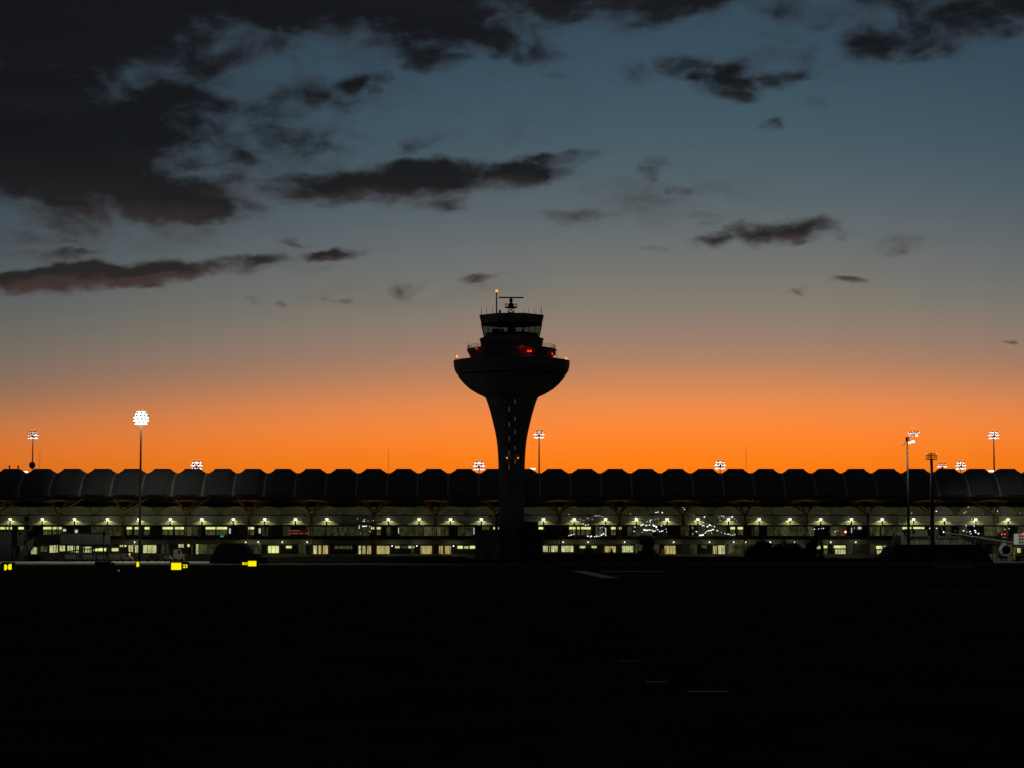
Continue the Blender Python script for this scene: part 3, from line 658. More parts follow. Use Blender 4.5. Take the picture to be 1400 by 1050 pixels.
# ------------------------------------------------------------------ floodlight masts
lum = MB(); lum.add([(-.36,-.3,-.1),(.36,-.3,-.1),(.36,.24,-.1),(-.36,.24,-.1),(-.2,-.16,.2),(.2,-.16,.2),(.2,.14,.2),(-.2,.14,.2)], [(0,3,2,1),(4,5,6,7),(0,1,5,4),(1,2,6,5),(2,3,7,6),(3,0,4,7)])
lum_me = lum.mesh('luminaire'); lum_me.materials.append(LUMH)
lens = MB().box(-.46, .46, -.30, .24, -.2, -.11); lens_me = lens.mesh('lens'); lens_me.materials.append(FLOOD)
lens3_me = MB().box(-.64, .64, -.62, .52, -.24, -.11).mesh('lens'); lens3_me.materials.append(FLOOD)  # lenses enlarged; their size stands in for the head's glare
lens2_me = MB().box(-.45, .45, -.36, .26, -.15, -.11).mesh('lens'); lens2_me.materials.append(FLOODW)
def mast(px_, py, Y, label, rows=((1.55, -.9, 6), (1.75, .2, 7), (1.3, 1.1, 5)), tilt=35, lit=lambda a, j: True, name='floodlight_mast', pm=DSTEEL, br=.42, tr=.17, keep=lambda a, j: True, base=0.0, grp='floodlight masts', sc_=1.0, wash=0.0, lens_on=None):
    c = P(px_, py, Y); m = thing(name, label, 'light mast', (c.x, Y, base), grp)
    obj('pole', MB().tube((c.x, Y, base), (c.x, Y, c.z), br, tr, 12), pm, m, True)
    hd = obj('hub', MB().ball((c.x, Y, c.z), .42 * sc_, 10, 7).lathe([(.3*sc_, c.z - 1.0*sc_), (.42*sc_, c.z)], 10, (c.x, Y)), DARK, m)
    fr = MB(); top = c.z + rows[-1][1] * sc_
    for r, h, n in rows: fr.torus((c.x, Y, c.z + h * sc_), r * .8 * sc_, .05, 20, 5)
    for k in range(4):
        t = math.pi / 4 + k * math.pi / 2; e = Vector((math.cos(t), math.sin(t), 0))
        fr.tube(Vector((c.x, Y, c.z)), Vector((c.x, Y, c.z + rows[0][1]*sc_)) + e * rows[0][0] * .8*sc_, .05, None, 5)
        fr.tube(Vector((c.x, Y, c.z)), Vector((c.x, Y, top)) + e * rows[-1][0] * .8*sc_, .05, None, 5)
        fr.tube(Vector((c.x, Y, top)) + e * rows[-1][0] * .8*sc_, Vector((c.x, Y, top + .75*sc_)) + e * rows[-1][0] * .45*sc_, .045, None, 5)
    obj('headframe', fr, DSTEEL, m)
    for s_ in (-1, 1): obj('warning_light', MB().ball((c.x + s_ * .55*sc_, Y - .5, top + .8*sc_), .15, 6, 4), ORGL, m)
    for j, (r, h, n) in enumerate(rows):
        for k in range(n):
            t = 2 * math.pi * (k + .5 * (j % 2)) / n + .2 * j
            if not keep(t, j): continue
            p_ = Vector((c.x + r * math.cos(t)*sc_, Y + r * math.sin(t)*sc_, c.z + h * sc_))
            l_ = inst('luminaire', lum_me, m, p_, (R(tilt), 0, t + math.pi / 2), (sc_,) * 3)
            le = bpy.data.objects.new('lens', (lens_on or lens_me) if lit(t, j) else lens2_me); COL.objects.link(le); le.parent = l_
    if wash: light('POINT', (c.x + .5, Y - 1.3, c.z - 2.0), wash, (1, .9, .7), m, 'floodlight_wash', .3)
    return m
front = lambda a, j: math.sin(a) < .35
m = mast(193, 571, 622, 'brightest floodlight mast, blazing white head on tall grey pole at left', rows=((1.5, -1.3, 7), (1.9, -.42, 10), (1.9, .46, 10), (1.55, 1.32, 8)), tilt=62, pm=STEEL, br=.42, tr=.22, wash=75, lens_on=lens3_me)
hz_ = P(193, 571, 622)
light('SPOT', (hz_.x, 619.6, hz_.z - .5), 105000, (.95, 1.0, .86), m, 'floodlight_beam', .8, 96, (0, -.85, -.55), .4)
light('SPOT', (hz_.x, 624.4, hz_.z - .5), 2700, (.95, 1.0, .82), m, 'floodlight_beam', .8, 104, (0, .78, -.62), .4)
mast(45, 595, 790, 'half-lit floodlight mast above the roof at the far left, drum below its pole', lit=lambda a, j: j == 0 or (j == 1 and math.cos(a) > 0), tilt=30, wash=60)
dm = P(44, 636, 790)
o_ = obj('winch_drum', MB().ball((dm.x, 790, dm.z), 1.15, 14, 8, 1.15), DARK, bpy.data.objects['floodlight_mast.001'])
mast(269, 636.5, 800, 'white floodlight head peeping over the roof right of the brightest mast', sc_=1.15, tilt=45)
mast(655, 637, 800, 'white floodlight head peeping over the roof just left of the tower stem', sc_=1.15, tilt=42)
mast(737, 594, 760, 'dark pole with ring of floodlights just right of the tower stem', lit=lambda a, j: j < 2, tilt=30, br=.5, wash=8)
mast(984.5, 636, 800, 'round floodlight head peeping over the roof right of centre', sc_=1.1, tilt=42)
mast(1288, 638, 850, 'small dim floodlight head behind the roof beside the unlit frame mast', tilt=35, keep=lambda a, j: j > 0, lit=lambda a, j: j == 1)
mast(1313.5, 636.5, 800, 'white square-looking floodlight head behind the roof, right of the unlit mast', tilt=45, sc_=1.05)
mast(1358.5, 595, 770, 'tall pole with ring of white floodlights near the right edge', tilt=34, br=.5, tr=.2, wash=110)
# mast 1241: head frame tipped to one side
c = P(1240.3, 600, 600); m = thing('floodlight_mast', 'slim floodlight mast whose lamps all sit to the right of its pole', 'light mast', (PX(1242, 600), 600, 0), 'floodlight masts')
obj('pole', MB().tube((PX(1242, 600), 600, 0), (c.x, 600, c.z - .4), .46, .2, 12), DSTEEL, m, True)
obj('hub', MB().ball((c.x, 600, c.z - .1), .5, 10, 7, 1.3), DARK, m)
fr = MB(); q = P(1236, 608.5, 600); q2 = P(1233, 609.3, 600); fr.tube(c, q, .07, None, 5); fr.tube(q, q2, .07, None, 5)
for e in (P(1250, 593, 600), P(1247, 603.5, 600), P(1256, 591, 600)): fr.tube(c, e, .07, None, 5)
fr.tube(P(1242, 592.5, 600), P(1256.5, 590, 600), .06, None, 5); fr.tube(P(1246, 591.5, 600), P(1246.5, 586, 600), .04, None, 5); fr.tube(P(1250, 591, 600), P(1250.3, 586, 600), .04, None, 5)
obj('headframe', fr, DSTEEL, m)
for px_, py in ((1243.5, 592), (1247, 592), (1250, 591), (1253, 591), (1255.5, 590.5), (1245.5, 595.5), (1253, 595), (1243.5, 605.5), (1246.5, 604), (1249, 603.7)):
    l_ = inst('luminaire', lum_me, m, P(px_, py, 600), (R(55), 0, random.uniform(-.3, .5)), (.78,) * 3)
    le = bpy.data.objects.new('lens', lens_me); COL.objects.link(le); le.parent = l_
for px_ in (1246.5, 1250.3): obj('warning_light', MB().ball(P(px_, 585.8, 600), .16, 6, 4), ORGL, m)
light('POINT', P(1246, 602, 598.5), 60, (1, .92, .75), m, 'floodlight_wash', .3)
# unlit mast with an open crown frame
c = P(1273.5, 628, 590); m = thing('unlit_mast', 'thick black mast with an open unlit crown frame at right', 'light mast', (c.x, 590, 0))
obj('pole', MB().tube((c.x, 590, 0), (c.x, 590, c.z), .62, .36, 12), DSTEEL, m, True)
fr = MB()
for y in (628, 625, 622.8, 620.6): fr.torus((c.x, 590, PZ(y, 590)), 1.45, .06 if y < 628 else .1, 20, 5)
for k in range(8):
    t = k * math.pi / 4; fr.tube((c.x + 1.45 * math.cos(t), 590 + 1.45 * math.sin(t), PZ(628, 590)), (c.x + 1.45 * math.cos(t), 590 + 1.45 * math.sin(t), PZ(620, 590)), .05, None, 5)
fr.tube((c.x, 590, PZ(628, 590)), (c.x, 590, PZ(618.2, 590)), .1, None, 6).tube((c.x - .4, 590, PZ(628, 590)), (c.x - .4, 590, PZ(620, 590)), .08, None, 6)
fr.lathe([(1.45, c.z - .05), (1.45, c.z + .05)], 20, (c.x, 590))
obj('crown_frame', fr, DSTEEL, m)
for s_ in (-1, 1): obj('warning_light', MB().ball((c.x + s_ * 1.35, 589.6, PZ(620.4, 590)), .16, 6, 4), FLOODW, m)
# small white lamps just above the roof edge, behind
for px_, y, lab in ((34.5, 645.4, 'white lamp on the roof edge left of the far left mast'), (48.5, 643.2, 'white lamp on the roof edge right of the far left mast'), (728.5, 641.0, 'white lamp bar on the roof edge just right of the tower stem'), (1355, 644.2, 'white lamp on the roof edge below the rightmost tall mast')):
    c = P(px_, y, 668); t_ = thing('roof_lamp', lab, 'lamp', (c.x, 668, c.z - 1.2), 'small lamps on the roof edge')
    obj('post', MB().tube((c.x, 668, c.z - 3.2), (c.x, 668, c.z), .08, None, 6), DARK, t_)
    obj('lamp_bar', MB().box(c.x - .75, c.x + .75, 667.6, 668, c.z - .22, c.z + .2), FLOOD, t_)
# far thin antenna masts and short roof vents
for px_, y1, lab in ((531, 616, 'thin distant antenna mast left of the control tower'), (1020, 614, 'thin distant antenna mast right of the control tower'), (54.6, 620, 'very thin distant antenna mast beside the far left floodlight mast')):
    c = P(px_, y1, 1500); t_ = thing('antenna_mast', lab, 'antenna mast', (c.x, 1500, 0))
    w = .2 if px_ > 100 else .14  # kept extra thin; the width stands in for fading by haze
    mb = MB()
    for k in range(3):
        t = k * 2 * math.pi / 3; mb.tube((c.x + w * math.cos(t), 1500 + w * math.sin(t), 0), (c.x + w * .6 * math.cos(t), 1500 + w * .6 * math.sin(t), c.z), .06, .05, 5)
    obj('lattice', mb, mat('far_mast_red', (.45, .1, .04), .7), t_)
    obj('tip', MB().tube((c.x, 1500, c.z), (c.x, 1500, c.z + 1.5), .06, None, 5), DARK, t_)
for px_, lab in ((13, 'short dark roof flue at the far left edge of the roof'), (25, 'short dark roof flue, second from the far left edge')):
    c = P(px_, 637, 662); t_ = thing('roof_flue', lab, 'flue', (c.x, 662, c.z - 2), 'short roof flues')
    obj('pipe', MB().tube((c.x, 662, c.z - 2.5), (c.x, 662, c.z), .2, None, 8), DARK, t_); obj('cowl', MB().lathe([(.3, c.z - .3), (.3, c.z), (.1, c.z + .1)], 8, (c.x, 662)), DARK, t_)

# ------------------------------------------------------------------ glints in the facade glass, built as added bulbs on wires; also small lamps
glint_or_lamp_bulb_me = MB().ball((0, 0, 0), 1.0, 6, 4).mesh('glint_or_lamp_bulb'); glint_or_lamp_bulb_me.materials.append(BULB)
bulbb_me = MB().ball((0, 0, 0), 1.0, 6, 4).mesh('glint_or_lamp_bulb'); bulbb_me.materials.append(BULBB)
def strings(label, lines, me=glint_or_lamp_bulb_me, Y=632.2):
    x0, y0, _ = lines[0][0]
    t_ = thing('glint_and_lamp_bulbs', label, 'glints and lamps', (PX(x0, Y), Y, PZ(y0, Y)), 'glass glints built as bulbs, and small lamps, along the terminal')
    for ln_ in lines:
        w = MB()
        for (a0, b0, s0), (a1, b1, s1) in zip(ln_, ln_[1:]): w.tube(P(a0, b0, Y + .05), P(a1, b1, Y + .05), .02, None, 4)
        if w.v: obj('added_wire', w, BLACK, t_)  # wires added only to carry the bulbs
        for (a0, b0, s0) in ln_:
            inst('glint_or_lamp_bulb', me, t_, P(a0 + random.uniform(-1.0, 1.0), b0 + random.uniform(-.9, .9), Y - random.uniform(0, .1)), None, (s0 * .5 * random.uniform(.6, 1.7), s0 * .5, s0 * .5 * random.uniform(.6, 1.1)))
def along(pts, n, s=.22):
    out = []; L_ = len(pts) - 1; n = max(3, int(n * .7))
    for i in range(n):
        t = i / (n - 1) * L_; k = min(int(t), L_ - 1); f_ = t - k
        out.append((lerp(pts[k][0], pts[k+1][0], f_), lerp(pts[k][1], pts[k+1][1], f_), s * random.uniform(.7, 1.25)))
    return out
strings('loose sprinkle of white glass glints, built as bulbs, left of the tower, where a deck lamp is out',
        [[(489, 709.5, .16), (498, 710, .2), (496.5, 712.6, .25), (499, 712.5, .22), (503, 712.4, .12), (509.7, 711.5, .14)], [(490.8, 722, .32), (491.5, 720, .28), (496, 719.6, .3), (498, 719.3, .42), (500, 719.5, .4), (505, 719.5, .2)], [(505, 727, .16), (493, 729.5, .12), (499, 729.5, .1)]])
strings('curving white glass glints, built as bulbs, right of the tower, above the ground floor windows',
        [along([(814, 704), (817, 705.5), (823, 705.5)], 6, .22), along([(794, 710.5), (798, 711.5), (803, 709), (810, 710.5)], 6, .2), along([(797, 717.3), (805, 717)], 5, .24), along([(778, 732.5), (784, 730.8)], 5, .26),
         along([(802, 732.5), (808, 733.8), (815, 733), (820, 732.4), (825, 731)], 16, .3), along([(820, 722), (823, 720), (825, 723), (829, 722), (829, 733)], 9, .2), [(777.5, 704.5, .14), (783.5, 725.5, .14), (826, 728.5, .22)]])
strings('densest cluster of white glass glints built as bulbs, halfway between tower and tree clump',
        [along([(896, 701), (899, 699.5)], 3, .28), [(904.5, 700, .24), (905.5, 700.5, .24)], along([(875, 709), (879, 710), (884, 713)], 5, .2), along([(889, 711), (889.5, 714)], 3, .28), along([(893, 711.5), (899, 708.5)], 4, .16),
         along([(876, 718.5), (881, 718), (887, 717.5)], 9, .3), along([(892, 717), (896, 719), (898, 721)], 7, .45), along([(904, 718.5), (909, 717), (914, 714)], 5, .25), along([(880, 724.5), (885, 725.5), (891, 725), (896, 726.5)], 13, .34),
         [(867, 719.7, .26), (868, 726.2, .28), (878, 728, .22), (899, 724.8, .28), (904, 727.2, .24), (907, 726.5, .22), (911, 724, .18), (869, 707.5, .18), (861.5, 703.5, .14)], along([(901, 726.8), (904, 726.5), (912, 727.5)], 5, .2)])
strings('looping white glass glints, built as bulbs, left of the tree clump',
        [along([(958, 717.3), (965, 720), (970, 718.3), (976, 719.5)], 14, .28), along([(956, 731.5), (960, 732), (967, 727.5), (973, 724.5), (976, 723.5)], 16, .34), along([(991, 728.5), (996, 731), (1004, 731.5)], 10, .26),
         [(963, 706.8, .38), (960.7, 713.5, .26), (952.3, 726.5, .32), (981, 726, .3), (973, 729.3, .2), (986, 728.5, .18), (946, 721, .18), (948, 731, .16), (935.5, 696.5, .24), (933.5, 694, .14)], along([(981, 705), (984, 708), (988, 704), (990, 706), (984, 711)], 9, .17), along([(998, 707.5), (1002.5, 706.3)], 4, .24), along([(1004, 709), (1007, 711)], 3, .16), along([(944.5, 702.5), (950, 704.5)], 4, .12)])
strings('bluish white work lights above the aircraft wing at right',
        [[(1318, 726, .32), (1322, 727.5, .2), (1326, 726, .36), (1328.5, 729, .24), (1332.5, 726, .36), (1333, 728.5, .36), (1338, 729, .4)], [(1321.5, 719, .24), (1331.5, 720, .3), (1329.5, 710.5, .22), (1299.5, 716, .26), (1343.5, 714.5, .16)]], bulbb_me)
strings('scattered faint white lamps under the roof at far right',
        [[(1279.5, 699.7, .26), (1324.5, 693.3, .18), (1321.5, 699, .22), (1319, 701, .16), (1364, 699.5, .24), (1395.5, 702, .14), (1374, 723.5, .24), (1380.5, 723.5, .22)], [(1263, 722.5, .24), (1272, 722.6, .3), (1281, 722.5, .24), (1229.5, 716.4, .2), (1246, 702, .16)]], glint_or_lamp_bulb_me)
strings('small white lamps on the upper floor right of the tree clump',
        [[(1114, 723, .26), (1120, 722.5, .22), (1124, 723, .2), (1127, 722.8, .26), (1141.5, 726.5, .24), (1145.5, 726.5, .14), (1058, 746, .26), (1065.5, 747.5, .18)]], glint_or_lamp_bulb_me)
# red board and teal sign
b = thing('red_display_board', 'dim red glowing board with pale dashes on the upper floor', 'display board', (PX(406, 635.5), 635.5, 6.86))
obj('panel', MB().box(PX(392.5, 635.5), PX(421, 635.5), 635.5, 635.7, PZ(731, 635.5), PZ(724.3, 635.5)), REDB, b)
for s_ in (394, 419): obj('leg', MB().box(PX(s_, 635.5) - .08, PX(s_, 635.5) + .08, 635.52, 635.68, 6.86, PZ(731, 635.5)), DARK, b)
for a0, a1, y in ((394, 399, 729.6), (400.5, 407, 729.6), (409.5, 414, 729.6), (394, 398.5, 725.6), (400, 409, 725.6), (418, 423, 729.4)):
    obj('pale_dash', MB().box(PX(a0, 635.4), PX(a1, 635.4), 635.4, 635.48, PZ(y + .45, 635.4), PZ(y - .45, 635.4)), emat('dash_face', (.6, .35, .25), .22, False), b)
b = thing('teal_sign', 'tiny teal glowing sign on the upper floor left of the low mound', 'sign', (PX(303.5, 635.6), 635.6, 6.86))
obj('face', MB().box(PX(301.5, 635.5), PX(306, 635.5), 635.5, 635.6, PZ(734.2, 635.5), PZ(732.3, 635.5)), TEAL, b); obj('casing', MB().box(PX(301, 635.6), PX(306.5, 635.6), 635.61, 635.8, 6.86, PZ(732, 635.5)), DARK, b)

# ------------------------------------------------------------------ illuminated taxiway signs
def sign(label, px0, px1, y0, y1, Y, panels, cases=True):
    x0, x1, z0, z1 = PX(px0, Y), PX(px1, Y), PZ(y1, Y), PZ(y0, Y)
    s_ = thing('taxiway_sign', label, 'sign', ((x0 + x1) / 2, Y, 0), 'illuminated taxiway signs')
    obj('casing', MB().box(x0 - .12, x1 + .12, Y, Y + .3, z0 - .1, z1 + .1), BLACK, s_)
    for x in (x0 + .15, x1 - .15): obj('leg', MB().tube((x, Y + .15, 0), (x, Y + .15, z0 - .09), .05, None, 6), DARK, s_)
    for (a0, a1, b0, b1) in panels:
        obj('lit_face', MB().box(PX(a0, Y), PX(a1, Y), Y - .03, Y - .002, PZ(b1, Y), PZ(b0, Y)), SIGNY, s_)
    return s_, Y
def text(body, px_, py, Y, hpx, mat_, parent, name='lettering', wpx=None):
    cu = bpy.data.curves.new(name, 'FONT'); cu.body = body; cu.size = hpx * Y / FPX / .70; cu.align_x = 'CENTER'; cu.extrude = .008; cu.offset = .03 * cu.size
    tmp = bpy.data.objects.new('tmp', cu); COL.objects.link(tmp)
    bpy.context.view_layer.update()
    me = bpy.data.meshes.new_from_object(tmp.evaluated_get(bpy.context.evaluated_depsgraph_get())); bpy.data.objects.remove(tmp)
    me.materials.clear(); me.materials.append(mat_)
    o = bpy.data.objects.new(name, me); COL.objects.link(o); o.parent = parent
    o.location = P(px_, py, Y - .045) - root_off(parent); o.rotation_euler = (math.pi / 2, 0, 0); return o
s1, Y_ = sign('yellow twin-panel lit taxiway sign at the far left edge', 4, 20.5, 769.5, 780.5, 370, [])
for pts in (((7, 771.8), (9.6, 771.9), (11.2, 774.2), (10.9, 775.6), (11.3, 777), (10, 779.2), (7, 779.8)), ((12.0, 774.0), (13.2, 771.4), (16.8, 771.0), (17.2, 778.6), (13.4, 779.2), (12.1, 777), (12.5, 775.6))):
    obj('lit_face', MB().prism_xz([(PX(a, 369.97), PZ(b, 369.97)) for a, b in pts][::-1], 369.97, 369.998), SIGNY, s1)
s2, Y_ = sign('tiny yellow lit sign at the foot of the brightest mast', 187, 191.4, 767.8, 775.2, 380, [(187.5, 191, 768.2, 774.8)])
s3, Y_ = sign('wide yellow lit taxiway sign followed by the number 23', 234, 258, 768.8, 779.5, 370, [(235, 248.6, 769.6, 779)])
text('23', 253.2, 776.3, 370, 4.6, SIGNY, s3)
FAINT = mat('sign_legend', (.25, .2, .0), .6)
s4, Y_ = sign('yellow lit taxiway sign with a narrow arrow tab, in front of the low mound', 331.5, 352, 766.4, 774.8, 385, [(339.8, 351, 767, 774.2), (332, 339, 769, 772.2)])
def glyph(parent, px_, py, Y, kind):
    mb = MB(); c = P(px_, py, Y - .04); 
    if kind == 'arrow':
        mb.prism_xz([(c.x - .3, c.z), (c.x - .05, c.z + .16), (c.x - .05, c.z + .05), (c.x + .3, c.z + .05), (c.x + .3, c.z - .05), (c.x - .05, c.z - .05), (c.x - .05, c.z - .16)], c.y - .01, c.y)
    obj('arrow_legend', mb, FAINT, parent)
glyph(s4, 335.5, 770.6, 385, 'arrow')

# ------------------------------------------------------------------ low dark buildings in front of the apron
def low_building(label, poly, Y, depth, door_px, vents):
    pts = [(PX(a, Y), max(PZ(b, Y), 0)) for a, b in poly]
    t_ = thing('low_building', label, 'building', (sum(p[0] for p in pts) / len(pts), Y, 0))
    obj('wall', MB().prism_xz(pts, Y, Y + depth), DSTEEL, t_)
    zt = max(p[1] for p in pts); xs_ = [p[0] for p in pts if p[1] > zt - .05]
    obj('roof_edge', MB().box(min(xs_) + .1, max(xs_) - .1, Y - .15, Y + depth + .15, zt, zt + .12), SLAB, t_)
    d_ = obj('door', MB().box(PX(door_px, Y), PX(door_px, Y) + 1.1, Y - .06, Y - .003, .1, 2.2), SLAB, t_)
    obj('handle', MB().box(PX(door_px, Y) + .9, PX(door_px, Y) + .98, Y - .12, Y - .06, 1.0, 1.12), STEEL, d_)
    for v in vents: obj('vent', MB().box(PX(v, Y), PX(v, Y) + 1.0, Y - .05, Y - .003, 2.6, 3.2), SLAB, t_)
low_building('black low building with sloped left end, behind the yellow arrow sign', [(286, 772), (297, 746), (302, 743.6), (331, 743.6), (336, 749), (341, 756.6), (353, 757.4), (353, 772)], 545, 10, 318, (305, 327))
low_building('wide black flat-topped building with sloped ends, in front of the lattice boarding bridge', [(1203, 772), (1208, 763), (1217, 755), (1222, 747.4), (1228, 745.2), (1343, 745.2), (1357.5, 769), (1357.5, 772)], 545, 14, 1290, (1240, 1262, 1315))
w_ = thing('concrete_barrier', 'faint low grey barrier in front of the wide black building', 'barrier', (PX(1302, 440), 440, 0))
for k in range(6):
    a0 = 1276 + k * 8.9; obj('barrier_block', MB().prism_yz([(439.6, 0), (440.4, 0), (440.25, .5), (440.15, 1.3), (439.85, 1.3), (439.75, .5)], PX(a0, 440), PX(a0 + 8.6, 440)), CONC, w_)
# dark cabinets silhouetted against the apron at left
cb = thing('equipment_cabinet', 'black equipment box against the lit apron, left of the brightest mast', 'cabinet', (PX(141, 470), 470, 0))
obj('body', MB().box(PX(130.5, 470), PX(151, 470), 470, 472, .1, PZ(768.3, 470)), DARK, cb); obj('lid', MB().box(PX(130, 470), PX(151.5, 470), 469.9, 472.1, PZ(768.3, 470), PZ(767.6, 470)), BLACK, cb)
for x in (133, 148): obj('foot', MB().box(PX(x, 470), PX(x, 470) + .3, 470.2, 471.8, 0, .1), BLACK, cb)
cb = thing('marker_post', 'short black post just right of the black equipment box', 'post', (PX(155.5, 470), 470, 0))
obj('stake', MB().tube((PX(155.5, 470), 470, 0), (PX(155.5, 470), 470, PZ(771, 470)), .12, None, 8), BLACK, cb); obj('head', MB().box(PX(154, 470), PX(157.5, 470), 469.8, 470.2, PZ(772, 470), PZ(768.8, 470)), BLACK, cb)
cb = thing('edge_light', 'dim taxiway edge light below the black equipment box', 'light', (PX(163.5, 372), 372, 0))
obj('stem', MB().tube((PX(163.5, 372), 372, 0), (PX(163.5, 372), 372, .3), .06, None, 6), YELP, cb); obj('lens', MB().ball((PX(163.5, 372), 372, .42), .2, 8, 5), emat('dim_lens', (.5, .5, .5), .12, False), cb)

# ------------------------------------------------------------------ boarding bridges and apron gear at left
YB = 606.0
def bxp(mb, a0, a1, y0, y1, Y, dep): return mb.box(PX(a0, Y), PX(a1, Y), Y, Y + dep, max(PZ(y1, Y), .02), PZ(y0, Y))
BRG = mat('bridge_cladding', (.3, .32, .3), .6, 0.0, var=.15, scale=.5)
br = thing('boarding_bridge', 'grey boarding bridge with sloping accordion cab at the far left', 'boarding bridge', (PX(50, YB), YB, 0))
obj('rotunda', bxp(MB(), -12, 16, 727.2, 767, YB, 5), BRG, br)
obj('link', bxp(MB(), 15.9, 24, 726.5, 748, YB + .4, 3.5), DARK, br)
cab_ = obj('cab', bxp(MB(), 24, 33, 726.5, 746, YB, 3.6), BRG, br)
obj('window_frame', bxp(MB(), 24.6, 31, 727, 733.3, YB - .12, .1), PALE, cab_); obj('pane', bxp(MB(), 25.6, 30, 727.7, 731.8, YB - .16, .03), DGLASS, cab_)
obj('tunnel', MB().prism_xz([(PX(a, YB), PZ(b, YB)) for a, b in ((33, 746), (33, 741), (47, 731.8), (81.5, 730.2), (81.5, 745), (56, 746.5))], YB, YB + 3.4), DARK, br)
obj('canopy', MB().prism_xz([(PX(a, YB), max(PZ(b, YB), .1)) for a, b in ((25, 767), (30, 754), (38, 741), (48, 735), (45, 748), (38, 756), (33, 767))], YB - .5, YB + 2.5), BRG, br)
for a in (17.5, 21.5): obj('leg', MB().tube((PX(a, YB), YB + 1, 0), (PX(a - 1, YB), YB + 1, PZ(747, YB)), .25, None, 8), GREYP, br)
for a in (41, 50, 54): obj('strut', MB().tube((PX(a, YB), YB + 1.5, .6), (PX(a, YB), YB + 1.5, PZ(746, YB)), .16, None, 8), DARK, br)
for a in (41, 46, 52):
    obj('wheel', MB().tube((PX(a, YB), YB + .4, .9), (PX(a, YB), YB + 1.0, .9), .9, None, 14), BLACK, br)
fx = thing('fixed_walkway', 'dark panelled walkway on posts joining bridge to terminal at left', 'walkway', (PX(115, YB), YB + 3, 0))
obj('floor_beam', bxp(MB(), 83, 151, 744.8, 746.2, YB + 1, 4), DARK, fx); obj('roof', bxp(MB(), 82.5, 151, 728.6, 730, YB + .8, 4.4), DARK, fx)
for k in range(6): obj('wall_panel', bxp(MB(), 83.2 + k * 11.3, 94 + k * 11.3, 730.1, 744.7, YB + 1.2, .2), BRG, fx)
for k in range(4): obj('light_strip', bxp(MB(), (84.5, 106, 127.5, 133.5)[k], (85.3, 107, 128.3, 134.5)[k], 732.5, 738.5, YB + 1.12, .06), mat('pale_strip', (.6, .62, .55), .5), fx)
for a in (89, 101, 113, 127, 144): obj('post', MB().tube((PX(a, YB), YB + 3, 0), (PX(a, YB), YB + 3, PZ(746.2, YB)), .2, None, 8), DARK, fx)
# belt loader: a long sloping boom
bl = thing('belt_loader', 'belt loader with long boom rising to the right across lit windows', 'belt loader', (PX(110, 602), 602, 0))
obj('boom', MB().prism_xz([(PX(a, 602), PZ(b, 602)) for a, b in ((69, 757.6), (69, 756.4), (147, 746.8), (147, 748.4))], 601.2, 602.6), DSTEEL, bl)
obj('chassis', bxp(MB(), 74, 104, 758.4, 762.5, 601, 2), DSTEEL, bl)
for a in (77, 100):
    obj('wheel', MB().tube((PX(a, 601), 600.9, .55), (PX(a, 601), 601.3, .55), .55, None, 14), BLACK, bl)
for a in (86, 120): obj('strut', MB().tube((PX(a, 602), 602, .9), (PX(a + 4, 602), 602, PZ(755 if a < 100 else 751, 602)), .1, None, 6), DSTEEL, bl)
def cart(a0, a1, Y, lab, m_, y0=757.5):
    t_ = thing('baggage_cart', lab, 'baggage cart', (PX((a0 + a1) / 2, Y), Y, 0), 'baggage carts on the apron')
    obj('box', bxp(MB(), a0, a1, y0, 765.2, Y, 1.7), m_, t_); obj('roof', bxp(MB(), a0 - .4, a1 + .4, y0 - .7, y0, Y - .1, 1.9), DARK, t_)
    obj('curtain', bxp(MB(), a0 + 1.5, a1 - 1.5, y0 + .8, 764.5, Y - .06, .05), GREYP, t_)
    for a in (a0 + 2, a1 - 2):
        obj('wheel', MB().tube((PX(a, Y), Y + .05, .32), (PX(a, Y), Y + .3, .32), .32, None, 12), BLACK, t_)
cart(88, 106, 598, 'dark baggage cart under the walkway, leftmost of three', DARK)
cart(112.5, 129, 598, 'dark baggage cart under the walkway, middle of three', DSTEEL)
cart(133, 146, 598, 'dark baggage cart under the walkway, rightmost of three', DSTEEL, 758.5)
cart(150, 163, 599, 'pale baggage cart with grey curtain left of the brightest mast', GREYP, 757)
def van(a0, a1, Y, lab, m_, top, cab_right=True, cat='van', name='apron_van'):
    t_ = thing(name, lab, cat, (PX((a0 + a1) / 2, Y), Y, 0))
    xs_ = [PX(a0 + (a1 - a0) * q, Y) for q in (0, .03, .62, .8, .97, 1)]; z1 = PZ(top, Y); z0 = .45; zh = z0 + (z1 - z0) * .5
    pts = [(xs_[0], z0), (xs_[0], z1 - .1), (xs_[1], z1), (xs_[2], z1), (xs_[3], zh), (xs_[4], zh - .1), (xs_[5], z0)]
    if not cab_right: c_ = (xs_[0] + xs_[5]); pts = [(c_ - x, z) for x, z in pts][::-1]
    obj('body', MB().prism_xz(pts, Y, Y + 1.9), m_, t_)
    q0, q1 = (.45, .62) if cab_right else (.38, .55)
    obj('side_window', MB().box(PX(a0 + (a1 - a0) * q0, Y), PX(a0 + (a1 - a0) * q1, Y), Y - .03, Y - .002, zh + .05, z1 - .2), DGLASS, t_)
    for q in (.18, .8): obj('wheel', MB().tube((PX(a0 + (a1 - a0) * q, Y), Y - .05, .42), (PX(a0 + (a1 - a0) * q, Y), Y + .2, .42), .42, None, 14), BLACK, t_)
    return t_
van(199, 219, 600, 'small dark car parked right of the foot of the brightest mast', DARK, 758.5, False, 'car', 'parked_car')
van(166, 182, 601, 'grey tug with orange beacon left of the foot of the brightest mast', GREYP, 757.5, True, 'tug', 'baggage_tug')
bpy.context.view_layer.update()
tug = bpy.data.objects['baggage_tug']
obj('beacon', MB().ball(P(177.2, 757.6, 601), .22, 8, 5), ORGL, tug)
